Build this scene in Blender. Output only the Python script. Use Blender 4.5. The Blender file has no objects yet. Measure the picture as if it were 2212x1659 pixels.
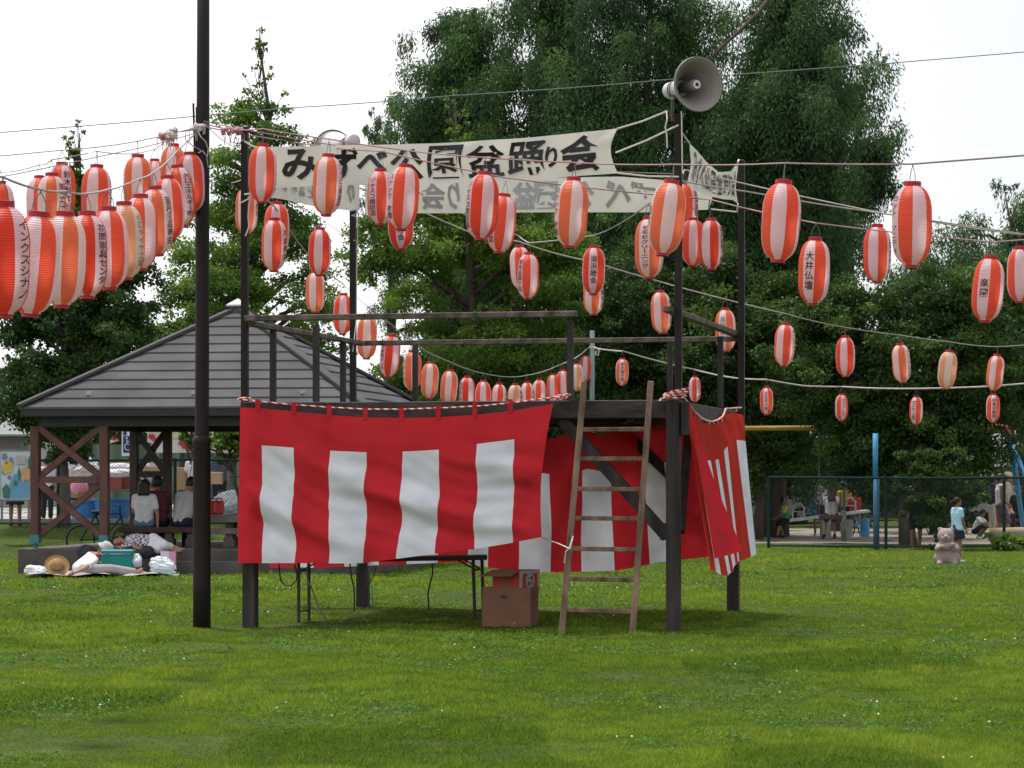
import bpy, bmesh, math, random
import numpy as np
from mathutils import Vector, Matrix, Quaternion
random.seed(7)
R = math.radians
sc = bpy.context.scene
COL = sc.collection

# ------------------------------------------------------------------ camera, sky, sun, exposure
F, CX, HY, EYE = 5800.0, 1106.0, 1035.0, 1.55     # focal length, principal column, horizon row (in 2212-wide units), eye height
camd = bpy.data.cameras.new("camera"); cam = bpy.data.objects.new("camera", camd); COL.objects.link(cam)
cam.location = (0, 0, EYE); cam.rotation_euler = (R(90), 0, 0)
camd.sensor_width = 36; camd.lens = 36 * F / 2212
camd.shift_y = (HY - 829.5) / 2212
camd.clip_start = .5; camd.clip_end = 6000
sc.camera = cam

SUN_EL, SUN_AZ = 71.0, -32.0       # degrees; azimuth from +Y towards +X
world = bpy.data.worlds.new("World"); sc.world = world; world.use_nodes = True
nt = world.node_tree; nt.nodes.clear()
N = nt.nodes.new
out = N("ShaderNodeOutputWorld"); bg = N("ShaderNodeBackground")
sky = N("ShaderNodeTexSky"); sky.sky_type = 'NISHITA'; sky.sun_disc = False
sky.sun_elevation = R(SUN_EL); sky.sun_rotation = R(SUN_AZ)
sky.air_density = 1.2; sky.dust_density = 0.8; sky.ozone_density = 1.0
geo = N("ShaderNodeTexCoord"); mp = N("ShaderNodeMapping"); mp.inputs['Scale'].default_value = (1, 1, 2.6)
cl = N("ShaderNodeTexNoise"); cl.inputs['Scale'].default_value = 2.2; cl.inputs['Detail'].default_value = 6; cl.inputs['Roughness'].default_value = .55
rp = N("ShaderNodeValToRGB"); rp.color_ramp.elements[0].position = .28; rp.color_ramp.elements[0].color = (.78, .78, .78, 1)
rp.color_ramp.elements[1].position = .62; rp.color_ramp.elements[1].color = (.97, .97, .97, 1)
mx = N("ShaderNodeMix"); mx.data_type = 'RGBA'
mx.inputs['B'].default_value = (14.2, 14.1, 14.3, 1)       # sunlit overcast cloud, in the sky texture's own units
nt.links.new(geo.outputs['Generated'], mp.inputs['Vector']); nt.links.new(mp.outputs['Vector'], cl.inputs['Vector'])
nt.links.new(cl.outputs['Fac'], rp.inputs['Fac'])
sx = N("ShaderNodeSeparateXYZ"); mr = N("ShaderNodeMapRange"); ml = N("ShaderNodeMath"); ml.operation = 'MULTIPLY'    # the overcast thins out eastward
mr.inputs['From Min'].default_value = -.02; mr.inputs['From Max'].default_value = .26; mr.inputs['To Min'].default_value = 1.0; mr.inputs['To Max'].default_value = .52
nt.links.new(geo.outputs['Generated'], sx.inputs[0]); nt.links.new(sx.outputs['X'], mr.inputs['Value'])
nt.links.new(rp.outputs['Color'], ml.inputs[0]); nt.links.new(mr.outputs['Result'], ml.inputs[1]); nt.links.new(ml.outputs[0], mx.inputs['Factor'])
nt.links.new(sky.outputs['Color'], mx.inputs['A'])
nt.links.new(mx.outputs['Result'], bg.inputs['Color'])
bg.inputs['Strength'].default_value = 0.064
nt.links.new(bg.outputs['Background'], out.inputs['Surface'])

sl = bpy.data.lights.new("sun", 'SUN'); so = bpy.data.objects.new("sun", sl); COL.objects.link(so)
sl.energy = 3.1; sl.angle = R(6); sl.color = (1.0, .96, .9)
sd = Vector((math.sin(R(SUN_AZ)) * math.cos(R(SUN_EL)), math.cos(R(SUN_AZ)) * math.cos(R(SUN_EL)), math.sin(R(SUN_EL))))
so.rotation_euler = sd.to_track_quat('Z', 'Y').to_euler()
sc.view_settings.view_transform = 'Standard'; sc.view_settings.look = 'None'
sc.view_settings.exposure = 0.57; sc.view_settings.gamma = 1.0
sc.render.engine = 'CYCLES'; sc.cycles.max_bounces = 6; sc.cycles.diffuse_bounces = 3; sc.cycles.transparent_max_bounces = 8
sc.cycles.use_denoising = True

# ------------------------------------------------------------------ helpers
def P(x, y, Y):                    # a point of the place: image column x, row y, metres from the camera Y
    return Vector(((x - CX) / F * Y, Y, EYE + (HY - y) / F * Y))
def gdist(y): return F * EYE / (y - HY)
def PL(o, d, x, y):                # the point of the vertical plane through o along d seen at (x, y)
    k = (x - CX) / F
    t = (k * o[1] - o[0]) / (d[0] - k * d[1])
    Y = o[1] + t * d[1]
    return Vector((o[0] + t * d[0], Y, EYE + (HY - y) / F * Y))

def mat(name, col, rough=.65, var=.18, scale=6, bump=0, bscale=40, trans=0, metal=0, spec=.35, stretch=None, hue=None):
    m = bpy.data.materials.new(name); m.use_nodes = True
    t = m.node_tree; b = t.nodes["Principled BSDF"]
    b.inputs['Roughness'].default_value = rough; b.inputs['Metallic'].default_value = metal
    b.inputs['Specular IOR Level'].default_value = spec
    tc = t.nodes.new("ShaderNodeTexCoord"); mp = t.nodes.new("ShaderNodeMapping")
    if stretch: mp.inputs['Scale'].default_value = stretch
    t.links.new(tc.outputs['Object'], mp.inputs['Vector'])
    n = t.nodes.new("ShaderNodeTexNoise"); n.inputs['Scale'].default_value = scale; n.inputs['Detail'].default_value = 5
    t.links.new(mp.outputs['Vector'], n.inputs['Vector'])
    r = t.nodes.new("ShaderNodeValToRGB")
    c2 = hue or col
    r.color_ramp.elements[0].position = .3; r.color_ramp.elements[1].position = .7
    r.color_ramp.elements[0].color = (*[c * (1 - var) for c in col], 1)
    r.color_ramp.elements[1].color = (*[min(1, c * (1 + var)) for c in c2], 1)
    t.links.new(n.outputs['Fac'], r.inputs['Fac']); t.links.new(r.outputs['Color'], b.inputs['Base Color'])
    if bump:
        n2 = t.nodes.new("ShaderNodeTexNoise"); n2.inputs['Scale'].default_value = bscale; n2.inputs['Detail'].default_value = 4
        t.links.new(mp.outputs['Vector'], n2.inputs['Vector'])
        bu = t.nodes.new("ShaderNodeBump"); bu.inputs['Strength'].default_value = bump; bu.inputs['Distance'].default_value = .02
        t.links.new(n2.outputs['Fac'], bu.inputs['Height']); t.links.new(bu.outputs['Normal'], b.inputs['Normal'])
    if trans:
        tr = t.nodes.new("ShaderNodeBsdfTranslucent"); ms = t.nodes.new("ShaderNodeMixShader"); ms.inputs[0].default_value = trans
        t.links.new(r.outputs['Color'], tr.inputs['Color'])
        o = t.nodes["Material Output"]
        t.links.new(b.outputs[0], ms.inputs[1]); t.links.new(tr.outputs[0], ms.inputs[2]); t.links.new(ms.outputs[0], o.inputs['Surface'])
    return m

def leafmat(name, c0, c1, trans=.3, rough=.6, spec=.18):     # each leaf carries its own shade in the attribute "tone"
    m = bpy.data.materials.new(name); m.use_nodes = True
    t = m.node_tree; b = t.nodes["Principled BSDF"]
    b.inputs['Roughness'].default_value = rough; b.inputs['Specular IOR Level'].default_value = spec
    a = t.nodes.new("ShaderNodeAttribute"); a.attribute_name = "tone"
    r = t.nodes.new("ShaderNodeValToRGB")
    r.color_ramp.elements[0].color = (*c0, 1); r.color_ramp.elements[1].color = (*c1, 1)
    t.links.new(a.outputs['Fac'], r.inputs['Fac']); t.links.new(r.outputs['Color'], b.inputs['Base Color'])
    tr = t.nodes.new("ShaderNodeBsdfTranslucent"); ms = t.nodes.new("ShaderNodeMixShader"); ms.inputs[0].default_value = trans
    t.links.new(r.outputs['Color'], tr.inputs['Color'])
    t.links.new(b.outputs[0], ms.inputs[1]); t.links.new(tr.outputs[0], ms.inputs[2])
    t.links.new(ms.outputs[0], t.nodes["Material Output"].inputs['Surface'])
    return m

class MB:
    def __init__(s): s.v = []; s.f = []; s.m = []
    def add(s, vs, fs, m=0):
        b = len(s.v); s.v += [tuple(x) for x in vs]
        for f in fs: s.f.append(tuple(i + b for i in f)); s.m.append(m)
        return s
    def frame(s, c, ax, ay, az, m=0):               # box from centre and half axes
        c = Vector(c); vs = [c + ax * i + ay * j + az * k for k in (-1, 1) for j in (-1, 1) for i in (-1, 1)]
        return s.add(vs, [(0, 2, 3, 1), (4, 5, 7, 6), (0, 1, 5, 4), (2, 6, 7, 3), (0, 4, 6, 2), (1, 3, 7, 5)], m)
    def box(s, c, sz, rz=0, m=0):
        q = Matrix.Rotation(rz, 3, 'Z')
        return s.frame(c, q @ Vector((sz[0] / 2, 0, 0)), q @ Vector((0, sz[1] / 2, 0)), Vector((0, 0, sz[2] / 2)), m)
    def beam(s, p0, p1, w, h, m=0, up=(0, 0, 1)):
        p0, p1 = Vector(p0), Vector(p1); d = p1 - p0; L = d.length; d.normalize()
        u = Vector(up)
        if abs(d.dot(u)) > .95: u = Vector((0, 1, 0))
        sd_ = d.cross(u).normalized(); u = sd_.cross(d).normalized()
        return s.frame((p0 + p1) / 2, sd_ * w / 2, d * L / 2, u * h / 2, m)
    def tube(s, pts, r, n=8, m=0, cap=True):
        pts = [Vector(p) for p in pts]; rs = r if isinstance(r, (list, tuple)) else [r] * len(pts)
        rings = []; prev = None
        for i, p in enumerate(pts):
            d = (pts[min(i + 1, len(pts) - 1)] - pts[max(i - 1, 0)])
            if d.length < 1e-9: d = Vector((0, 0, 1))
            d.normalize()
            if prev is None:
                a = Vector((1, 0, 0)) if abs(d.x) < .8 else Vector((0, 1, 0))
                a = (a - d * a.dot(d)).normalized()
            else:
                a = prev - d * prev.dot(d)
                a = a.normalized() if a.length > 1e-6 else Vector((1, 0, 0))
            prev = a; b = d.cross(a)
            rings.append([p + (a * math.cos(2 * math.pi * k / n) + b * math.sin(2 * math.pi * k / n)) * rs[i] for k in range(n)])
        base = [v for ring in rings for v in ring]
        fs = [(i * n + k, i * n + (k + 1) % n, (i + 1) * n + (k + 1) % n, (i + 1) * n + k) for i in range(len(pts) - 1) for k in range(n)]
        if cap: fs += [tuple(reversed(range(n))), tuple((len(pts) - 1) * n + k for k in range(n))]
        return s.add(base, fs, m)
    def lathe(s, prof, c=(0, 0, 0), axis=(0, 0, 1), n=24, m=0, cap=False):
        ax = Vector(axis).normalized(); a = Vector((1, 0, 0)) if abs(ax.x) < .8 else Vector((0, 1, 0))
        a = (a - ax * a.dot(ax)).normalized(); b = ax.cross(a); c = Vector(c)
        vs = [c + ax * z + (a * math.cos(2 * math.pi * k / n) + b * math.sin(2 * math.pi * k / n)) * r for r, z in prof for k in range(n)]
        fs = [(i * n + k, i * n + (k + 1) % n, (i + 1) * n + (k + 1) % n, (i + 1) * n + k) for i in range(len(prof) - 1) for k in range(n)]
        if cap: fs += [tuple(reversed(range(n))), tuple((len(prof) - 1) * n + k for k in range(n))]
        return s.add(vs, fs, m)
    def ball(s, c, r, n=12, m=0, sq=(1, 1, 1), rot=None):
        c = Vector(c); vs = []; k = n // 2
        for i in range(k + 1):
            th = math.pi * i / k
            for j in range(n):
                v = Vector((math.sin(th) * math.cos(2 * math.pi * j / n) * sq[0], math.sin(th) * math.sin(2 * math.pi * j / n) * sq[1], math.cos(th) * sq[2])) * r
                if rot: v = rot @ v
                vs.append(c + v)
        fs = [(i * n + j, (i + 1) * n + j, (i + 1) * n + (j + 1) % n, i * n + (j + 1) % n) for i in range(k) for j in range(n)]
        return s.add(vs, fs, m)
    def caps(s, p0, p1, r0, r1, n=12, m=0):          # tapered capsule
        p0, p1 = Vector(p0), Vector(p1); d = p1 - p0
        if d.length < 1e-6: d = Vector((0, 0, 1e-4))
        dn = d.normalized(); a = Vector((1, 0, 0)) if abs(dn.x) < .8 else Vector((0, 1, 0))
        a = (a - dn * a.dot(dn)).normalized(); b = dn.cross(a)
        vs = []; k = 4; rows = [(p0, r0, -math.pi / 2 + i * math.pi / 2 / k) for i in range(k + 1)] + [(p1, r1, i * math.pi / 2 / k) for i in range(k + 1)]
        for p, r, th in rows:
            for j in range(n):
                f = 2 * math.pi * j / n
                vs.append(p + dn * math.sin(th) * r + (a * math.cos(f) + b * math.sin(f)) * max(math.cos(th), .02) * r)
        fs = [(i * n + j, i * n + (j + 1) % n, (i + 1) * n + (j + 1) % n, (i + 1) * n + j) for i in range(len(rows) - 1) for j in range(n)]
        fs += [tuple(reversed(range(n))), tuple((len(rows) - 1) * n + j for j in range(n))]
        return s.add(vs, fs, m)
    def grid(s, fn, us, vs_, mf=None):               # fn(u, v) -> point
        nu, nv = len(us), len(vs_)
        pts = [fn(u, v) for v in vs_ for u in us]
        b = len(s.v); s.v += [tuple(p) for p in pts]
        for j in range(nv - 1):
            for i in range(nu - 1):
                s.f.append((b + j * nu + i, b + j * nu + i + 1, b + (j + 1) * nu + i + 1, b + (j + 1) * nu + i))
                s.m.append(mf((us[i] + us[i + 1]) / 2, (vs_[j] + vs_[j + 1]) / 2) if mf else 0)
        return s
    def prism(s, poly, off, m=0):                    # planar outline extruded by the vector off
        n = len(poly); off = Vector(off); vs = [Vector(p) for p in poly] + [Vector(p) + off for p in poly]
        return s.add(vs, [tuple(range(n)), tuple(reversed(range(n, 2 * n)))] + [(i, i + n, (i + 1) % n + n, (i + 1) % n) for i in range(n)], m)
    def build(s, name, mats, parent=None, smooth=False, bevel=0, origin=None):
        me = bpy.data.meshes.new(name)
        vs = s.v
        if origin is not None: vs = [tuple(Vector(v) - Vector(origin)) for v in vs]
        me.from_pydata(vs, [], s.f)
        for m in (mats if isinstance(mats, (list, tuple)) else [mats]): me.materials.append(m)
        me.polygons.foreach_set('material_index', s.m)
        bm = bmesh.new(); bm.from_mesh(me); bmesh.ops.recalc_face_normals(bm, faces=bm.faces)
        if bevel: bmesh.ops.bevel(bm, geom=list(bm.edges), offset=bevel, segments=1, affect='EDGES', clamp_overlap=True)
        bm.to_mesh(me); bm.free()
        if smooth: me.polygons.foreach_set('use_smooth', [True] * len(me.polygons))
        o = bpy.data.objects.new(name, me); COL.objects.link(o)
        if origin is not None and parent is None: o.location = origin
        if parent is not None: o.parent = parent
        return o

def tag(o, label=None, cat=None, group=None, kind=None):
    if label: o['label'] = label
    if cat: o['category'] = cat
    if group: o['group'] = group
    if kind: o['kind'] = kind
    return o
def thing(name, label, cat, loc=(0, 0, 0), group=None):
    o = bpy.data.objects.new(name, None); COL.objects.link(o); o.location = loc; o.empty_display_size = .2
    return tag(o, label, cat, group)
def W(root): return -Vector(root.location)            # children of an Empty at loc hold world shapes shifted by this
def part(mb, name, mats, root, smooth=False, bevel=0):
    """mb in world coordinates -> child of root (an unrotated Empty) with its shape in the root's space"""
    w = W(root)
    p = root.parent
    while p is not None: w -= Vector(p.location); p = p.parent
    mb.v = [tuple(Vector(v) + w) for v in mb.v]
    return mb.build(name, mats, root, smooth, bevel)

def fastmesh(name, co, faces_n, mats, parent=None, tone=None, smooth=False):
    """co (N,k,3) separate k-gons"""
    n, k = co.shape[0], co.shape[1]
    me = bpy.data.meshes.new(name)
    me.vertices.add(n * k); me.vertices.foreach_set('co', co.reshape(-1).astype(np.float32))
    me.loops.add(n * k); me.loops.foreach_set('vertex_index', np.arange(n * k, dtype=np.int32))
    me.polygons.add(n); me.polygons.foreach_set('loop_start', np.arange(0, n * k, k, dtype=np.int32))
    me.polygons.foreach_set('loop_total', np.full(n, k, dtype=np.int32))
    me.update(calc_edges=True)
    if tone is not None:
        a = me.attributes.new('tone', 'FLOAT', 'FACE'); a.data.foreach_set('value', np.clip(tone, 0, 1).astype(np.float32))
    for m in (mats if isinstance(mats, (list, tuple)) else [mats]): me.materials.append(m)
    o = bpy.data.objects.new(name, me); COL.objects.link(o)
    if parent is not None: o.parent = parent
    return o

_tcache = {}
def textmesh(s, off=0.0, space=1.0):                  # flat lettering, one em high, centred; the built-in font
    key = (s, off, space)
    if key not in _tcache:
        c = bpy.data.curves.new('lettering', 'FONT'); c.body = s; c.size = 1; c.offset = off; c.align_x = 'CENTER'; c.space_line = space
        c.resolution_u = 2
        o = bpy.data.objects.new('lettering', c); COL.objects.link(o)
        dg = bpy.context.evaluated_depsgraph_get()
        me = bpy.data.meshes.new_from_object(o.evaluated_get(dg))
        vs = [(v.co.x, v.co.y) for v in me.vertices]; fs = [tuple(p.vertices) for p in me.polygons]
        bpy.data.objects.remove(o); bpy.data.curves.remove(c); bpy.data.meshes.remove(me)
        _tcache[key] = (vs, fs)
    return _tcache[key]
def cut_strip(vs, fs, xs, ys):                        # cut flat lettering along lines so that it can follow a curved surface
    bm = bmesh.new(); bv = [bm.verts.new((x, y, 0)) for x, y in vs]
    for f in fs:
        try: bm.faces.new([bv[i] for i in f])
        except ValueError: pass
    for x in xs: bmesh.ops.bisect_plane(bm, geom=bm.verts[:] + bm.edges[:] + bm.faces[:], plane_co=(x, 0, 0), plane_no=(1, 0, 0))
    for y in ys: bmesh.ops.bisect_plane(bm, geom=bm.verts[:] + bm.edges[:] + bm.faces[:], plane_co=(0, y, 0), plane_no=(0, 1, 0))
    bm.verts.index_update()
    r = [(v.co.x, v.co.y) for v in bm.verts], [tuple(v.index for v in f.verts) for f in bm.faces]
    bm.free(); return r

def sstep(a, b, x):
    t = np.clip((np.asarray(x, float) - a) / (b - a), 0, 1); return t * t * (3 - 2 * t)
def gz(x, y):                                          # height of the land
    x = np.asarray(x, float); y = np.asarray(y, float)
    rise = .60 * sstep(50.5, 58, y) * sstep(-1.5, -4.5, x)
    far = .4 * sstep(85, 110, y)
    bumps = .018 * np.sin(x * .9 + 1.3) * np.sin(y * .7) + .012 * np.sin(x * 2.3 + y * 1.1)
    return rise + far * (1 - sstep(-1.5, -4.5, x)) + bumps
def gpt(x, y, dz=0): return Vector((x, y, float(gz(x, y)) + dz))
# ------------------------------------------------------------------ ground, paths, hills
def noisemat_ground():
    m = bpy.data.materials.new("lawn_ground"); m.use_nodes = True; t = m.node_tree; b = t.nodes["Principled BSDF"]
    b.inputs['Roughness'].default_value = .95; b.inputs['Specular IOR Level'].default_value = .1
    tc = t.nodes.new("ShaderNodeTexCoord")
    def ns(s, d=5):
        n = t.nodes.new("ShaderNodeTexNoise"); n.inputs['Scale'].default_value = s; n.inputs['Detail'].default_value = d
        t.links.new(tc.outputs['Object'], n.inputs['Vector']); return n
    a, c, d = ns(.55, 4), ns(4.5, 6), ns(38, 3)
    r1 = t.nodes.new("ShaderNodeValToRGB"); e = r1.color_ramp.elements
    e[0].position = .36; e[0].color = (.026, .050, .011, 1); e[1].position = .66; e[1].color = (.070, .105, .016, 1)
    t.links.new(a.outputs['Fac'], r1.inputs['Fac'])
    r2 = t.nodes.new("ShaderNodeValToRGB"); e = r2.color_ramp.elements
    e[0].position = .36; e[0].color = (.060, .056, .022, 1); e[1].position = .56; e[1].color = (.060, .095, .015, 1)
    t.links.new(c.outputs['Fac'], r2.inputs['Fac'])
    mx = t.nodes.new("ShaderNodeMix"); mx.data_type = 'RGBA'; mx.inputs['Factor'].default_value = .5
    t.links.new(r1.outputs['Color'], mx.inputs['A']); t.links.new(r2.outputs['Color'], mx.inputs['B'])
    mm = t.nodes.new("ShaderNodeMix"); mm.data_type = 'RGBA'; mm.blend_type = 'MULTIPLY'; mm.inputs['Factor'].default_value = .7
    r3 = t.nodes.new("ShaderNodeValToRGB"); e = r3.color_ramp.elements
    e[0].position = .3; e[0].color = (.45, .45, .45, 1); e[1].position = .65; e[1].color = (1.25, 1.25, 1.1, 1)
    t.links.new(d.outputs['Fac'], r3.inputs['Fac'])
    t.links.new(mx.outputs['Result'], mm.inputs['A']); t.links.new(r3.outputs['Color'], mm.inputs['B'])
    t.links.new(mm.outputs['Result'], b.inputs['Base Color'])
    bu = t.nodes.new("ShaderNodeBump"); bu.inputs['Strength'].default_value = .8; bu.inputs['Distance'].default_value = .03
    t.links.new(d.outputs['Fac'], bu.inputs['Height']); t.links.new(bu.outputs['Normal'], b.inputs['Normal'])
    return m
def gridsheet(name, xs, ys, dz, m):
    g = MB(); g.grid(lambda x, y: (x, y, float(gz(x, y)) + dz), xs, ys)
    return tag(g.build(name, m, smooth=True), kind='structure')
xs = [-900, -400, -200, -120, -80] + list(np.arange(-60, -14, 1.2)) + list(np.arange(-14, 14, .35)) + list(np.arange(14, 60.1, 1.2)) + [80, 120, 200, 400, 900]
ys = [-60, -20, 0, 5] + list(np.arange(8, 60, .4)) + list(np.arange(60, 130, 1.0)) + [150, 200, 300, 500, 900, 1500]
gridsheet('lawn', [float(x) for x in xs], [float(y) for y in ys], 0, noisemat_ground())
M_DIRT = mat('playground_dirt', (.21, .18, .145), .95, .25, 1.5, .4, 30)
def sheet_poly(name, fx0, fx1, ys_, nx, dz, m):         # a sheet between two edge curves
    g = MB(); us = [i / nx for i in range(nx + 1)]
    g.grid(lambda u, y: ((lambda x: (x, y, float(gz(x, y)) + dz))(fx0(y) + (fx1(y) - fx0(y)) * u)), us, ys_)
    return tag(g.build(name, m, smooth=True), kind='structure')
sheet_poly('playground', lambda y: 4.5 + .6 * math.sin(y), lambda y: 34, list(np.linspace(64.2, 84, 21)), 30, .006, M_DIRT)
M_PAVE = mat('paved_yard', (.33, .32, .31), .9, .12, .8, .2, 20)
sheet_poly('paved_yard', lambda y: -40, lambda y: -4.2, list(np.linspace(58.3, 100, 30)), 30, .008, M_PAVE)
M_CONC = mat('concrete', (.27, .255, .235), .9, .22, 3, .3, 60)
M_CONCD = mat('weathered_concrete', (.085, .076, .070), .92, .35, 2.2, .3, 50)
k = MB(); k.box((-22, 58.15, .60 + .03), (36, .14, .12)); tag(k.build('kerb', M_CONC), kind='structure')
k = MB(); k.box((20, 96, .2), (60, .25, .6)); tag(k.build('kerb', M_CONCD), kind='structure')

# hills far off on the left
M_HILL = mat('haze_tinted_forest', (.10, .17, .20), .95, .15, .01)  # forest colour shifted to blue, standing in for the haze of distance
h = MB(); px = list(np.linspace(-1400, 1400, 57)); py = [1500, 1650, 1850, 2200]
def hill(x, y):
    s = (y - 1500) / 350
    z = 0 if y < 1501 else (78 + 26 * math.sin(x * .006 + 1.7) + 12 * math.sin(x * .017)) * min(1, s) * float(sstep(-170, -330, x)) + 4 * math.sin(x * .05 + y * .03)
    return (x, y, z)
h.grid(hill, px, py); tag(h.build('hills', M_HILL, smooth=True), kind='structure')

# ------------------------------------------------------------------ grass blades
def vnoise(x, y, s, seed):                              # smooth value noise
    rg = np.random.RandomState(seed); T = rg.rand(64, 64)
    u, v = x / s, y / s; i, j = np.floor(u).astype(int), np.floor(v).astype(int); a, b = u - i, v - j
    a = a * a * (3 - 2 * a); b = b * b * (3 - 2 * b); g = lambda p, q: T[p % 64, q % 64]
    return (g(i, j) * (1 - a) + g(i + 1, j) * a) * (1 - b) + (g(i, j + 1) * (1 - a) + g(i + 1, j + 1) * a) * b
rg = np.random.RandomState(3)
def scatter(y0, y1, n, pw=0):
    y = y0 + (y1 - y0) * rg.rand(n) ** (1 + pw); x = (rg.rand(n) * 2 - 1) * y * .205
    return x, y
blades = []; tones = []
for (y0, y1, n, wd, hg) in ((13.5, 17.5, 230000, .0050, .037), (17.5, 24, 250000, .0068, .036), (24, 36, 220000, .0105, .036), (36, 60, 150000, .019, .040)):
    x, y = scatter(y0, y1, n); xo, yo = scatter(y0, y1, n // 3); xo = np.sign(xo) * (yo * .205 + 3.2 * rg.rand(len(xo))); x = np.concatenate([x, xo]); y = np.concatenate([y, yo]); n = len(x)
    p1 = vnoise(x + 50, y, 1.9, 1); p2 = vnoise(x + 50, y, .42, 2); p3 = vnoise(x + 50, y * .6, 4.2, 4)
    keep = rg.rand(n) < .42 + .8 * p2 + .3 * p1
    keep &= ~((y > 43.8) & (y < 50.2) & (x < -2) & (x > -8.6)) & (gz(x, y) < .55)
    x, y, p1, p2, p3 = x[keep], y[keep], p1[keep], p2[keep], p3[keep]; n = len(x)
    p7 = vnoise(x + 60, y * .8, .15, 31)
    h_ = hg * (.30 + .8 * rg.rand(n)) * (.45 + .9 * p1) * (.50 + 1.8 * p2 * p7)
    a = rg.rand(n) * 2 * np.pi; lean = (.25 + .9 * rg.rand(n)) * h_; b = rg.rand(n) * 2 * np.pi
    w = wd * (.6 + .8 * rg.rand(n))
    z = gz(x, y)
    base = np.stack([x, y, z - .005], 1); sd_ = np.stack([np.cos(a), np.sin(a) * .5, 0 * a], 1) * w[:, None]
    tip = base + np.stack([np.cos(b) * lean, np.sin(b) * lean, h_], 1)
    blades.append(np.stack([base - sd_, base + sd_, tip], 1))
    p5 = vnoise(x + 80, y * .55, .95, 21); p6 = vnoise(x * .45 + 90, y * .7, 1.6, 23)
    tn_ = .04 + .36 * p3 + .22 * p1 + .52 * (rg.rand(n) - .2) + .42 * (p7 - .5) + .20 * (p2 - .5)
    tn_ = np.maximum(.20 + .76 * tn_, .09)
    dry = np.clip((p6 - .42) * 3, 0, 1) * np.clip((p5 - .40) * 3, 0, 1); tn_[rg.rand(n) < .22 * dry] = 0; tn_ = np.where(dry > .25, np.maximum(tn_ * .75, .085), tn_)
    tones.append(tn_)
M_GRASS = leafmat('grass_blades', (.028, .070, .012), (.300, .385, .042), .42, .8, .04)
e = M_GRASS.node_tree.nodes['Color Ramp'].color_ramp.elements
x_ = M_GRASS.node_tree.nodes['Color Ramp'].color_ramp.elements.new(.5); x_.color = (.122, .208, .022, 1)
x_ = M_GRASS.node_tree.nodes['Color Ramp'].color_ramp.elements.new(.03); x_.color = (.15, .125, .045, 1)
e[0].color = (.19, .15, .06, 1); x_ = M_GRASS.node_tree.nodes['Color Ramp'].color_ramp.elements.new(.08); x_.color = (.036, .084, .011, 1)
tt = np.concatenate(tones); tt[rg.rand(len(tt)) < .018] = 0
tag(fastmesh('grass', np.concatenate(blades), 3, M_GRASS, tone=tt), 'mottled green lawn grass covering the park ground', 'grass', kind='stuff')
# clover leaves and white clover heads, low in the lawn
M_CLOV = leafmat('clover_leaf', (.045, .12, .030), (.10, .20, .060), .25, .8, .05)
cl_, ct = [], []
x, y = scatter(13.5, 50, 80000); p = vnoise(x + 50, y * .7, 1.0, 9) * .6 + vnoise(x + 50, y * .7, .3, 10) * .4; kp = p > .60; x, y = x[kp], y[kp]
kp = ~((y > 43.8) & (x < -2)); x, y = x[kp], y[kp]; n = len(x)
r_ = (.006 + .007 * rg.rand(n)) * (1 + (y - 14) / 40); a = rg.rand(n) * 6.28; z = gz(x, y) + .012 + .025 * rg.rand(n); tl = rg.randn(n, 2) * .35
q = []
for k_ in range(4):
    dx, dy = np.cos(a + k_ * np.pi / 2) * r_, np.sin(a + k_ * np.pi / 2) * r_
    q.append(np.stack([x + dx, y + dy, z + dx * tl[:, 0] + dy * tl[:, 1]], 1))
tag(fastmesh('clover', np.stack(q, 1), 4, M_CLOV, tone=rg.rand(n)), 'low clover leaves growing in patches of the lawn', 'clover', kind='stuff')
M_CLF = mat('clover_flower', (.72, .70, .62), .8, .1)
x, y = scatter(13.5, 46, 420); p = vnoise(x + 50, y * .7, 1.0, 9) * .6 + vnoise(x + 50, y * .7, .3, 10) * .4; kp = (p > .59) & ~((y > 43) & (x < -2)); x, y = x[kp], y[kp]; n = len(x)
r_ = (.004 + .005 * rg.rand(n)) * (1 + (y - 14) / 60); z = gz(x, y) + .03 + .02 * rg.rand(n)
oc = []
for (s1, s2, s3) in ((1, 1, 1), (-1, 1, 1), (1, -1, 1), (-1, -1, 1), (1, 1, -1), (-1, 1, -1), (1, -1, -1), (-1, -1, -1)):
    c = np.stack([x, y, z], 1); oc.append(np.stack([c + np.array([s1, 0, 0]) * r_[:, None], c + np.array([0, s2, 0]) * r_[:, None], c + np.array([0, 0, s3]) * r_[:, None]], 1))
tag(fastmesh('clover_flowers', np.concatenate(oc), 3, M_CLF), 'tiny white clover heads dotted over the lawn', 'flowers', kind='stuff')
# ------------------------------------------------------------------ wooden festival tower
M_DARK = mat('creosoted_timber', (.018, .014, .015), .75, .4, 9, .45, 30, stretch=(1, 1, .15), hue=(.042, .034, .033))
M_DARK2 = mat('dark_timber_beam', (.022, .018, .020), .7, .4, 9, .4, 30, stretch=(.15, 1, 1), hue=(.046, .038, .038))
M_RAIL = mat('weathered_rail', (.060, .047, .040), .8, .35, 9, .4, 40, hue=(.13, .108, .09))
M_POLE = mat('brown_painted_steel', (.020, .014, .015), .55, .15, 4, .1, 60, spec=.2)
FLx, FLy = -2.757, 28.3
TO = Vector((FLx, FLy, 0)); TU = Vector((4.40, -1.0, 0)).normalized(); TV = Vector((1.0, 4.40, 0)).normalized(); TW, TD = 4.512, 4.3
def T(a, b, z): return TO + TU * a + TV * b + Vector((0, 0, z))
FRONT = (TO, TU); BACK = (T(0, TD, 0), TU); SIDE = (T(TW, 0, 0), TV); LSIDE = (TO, TV)
DK = 2.355
tower = thing('festival_tower', 'dark timber festival tower with open railed deck draped in red and white cloth', 'tower', tuple(TO))
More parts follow.
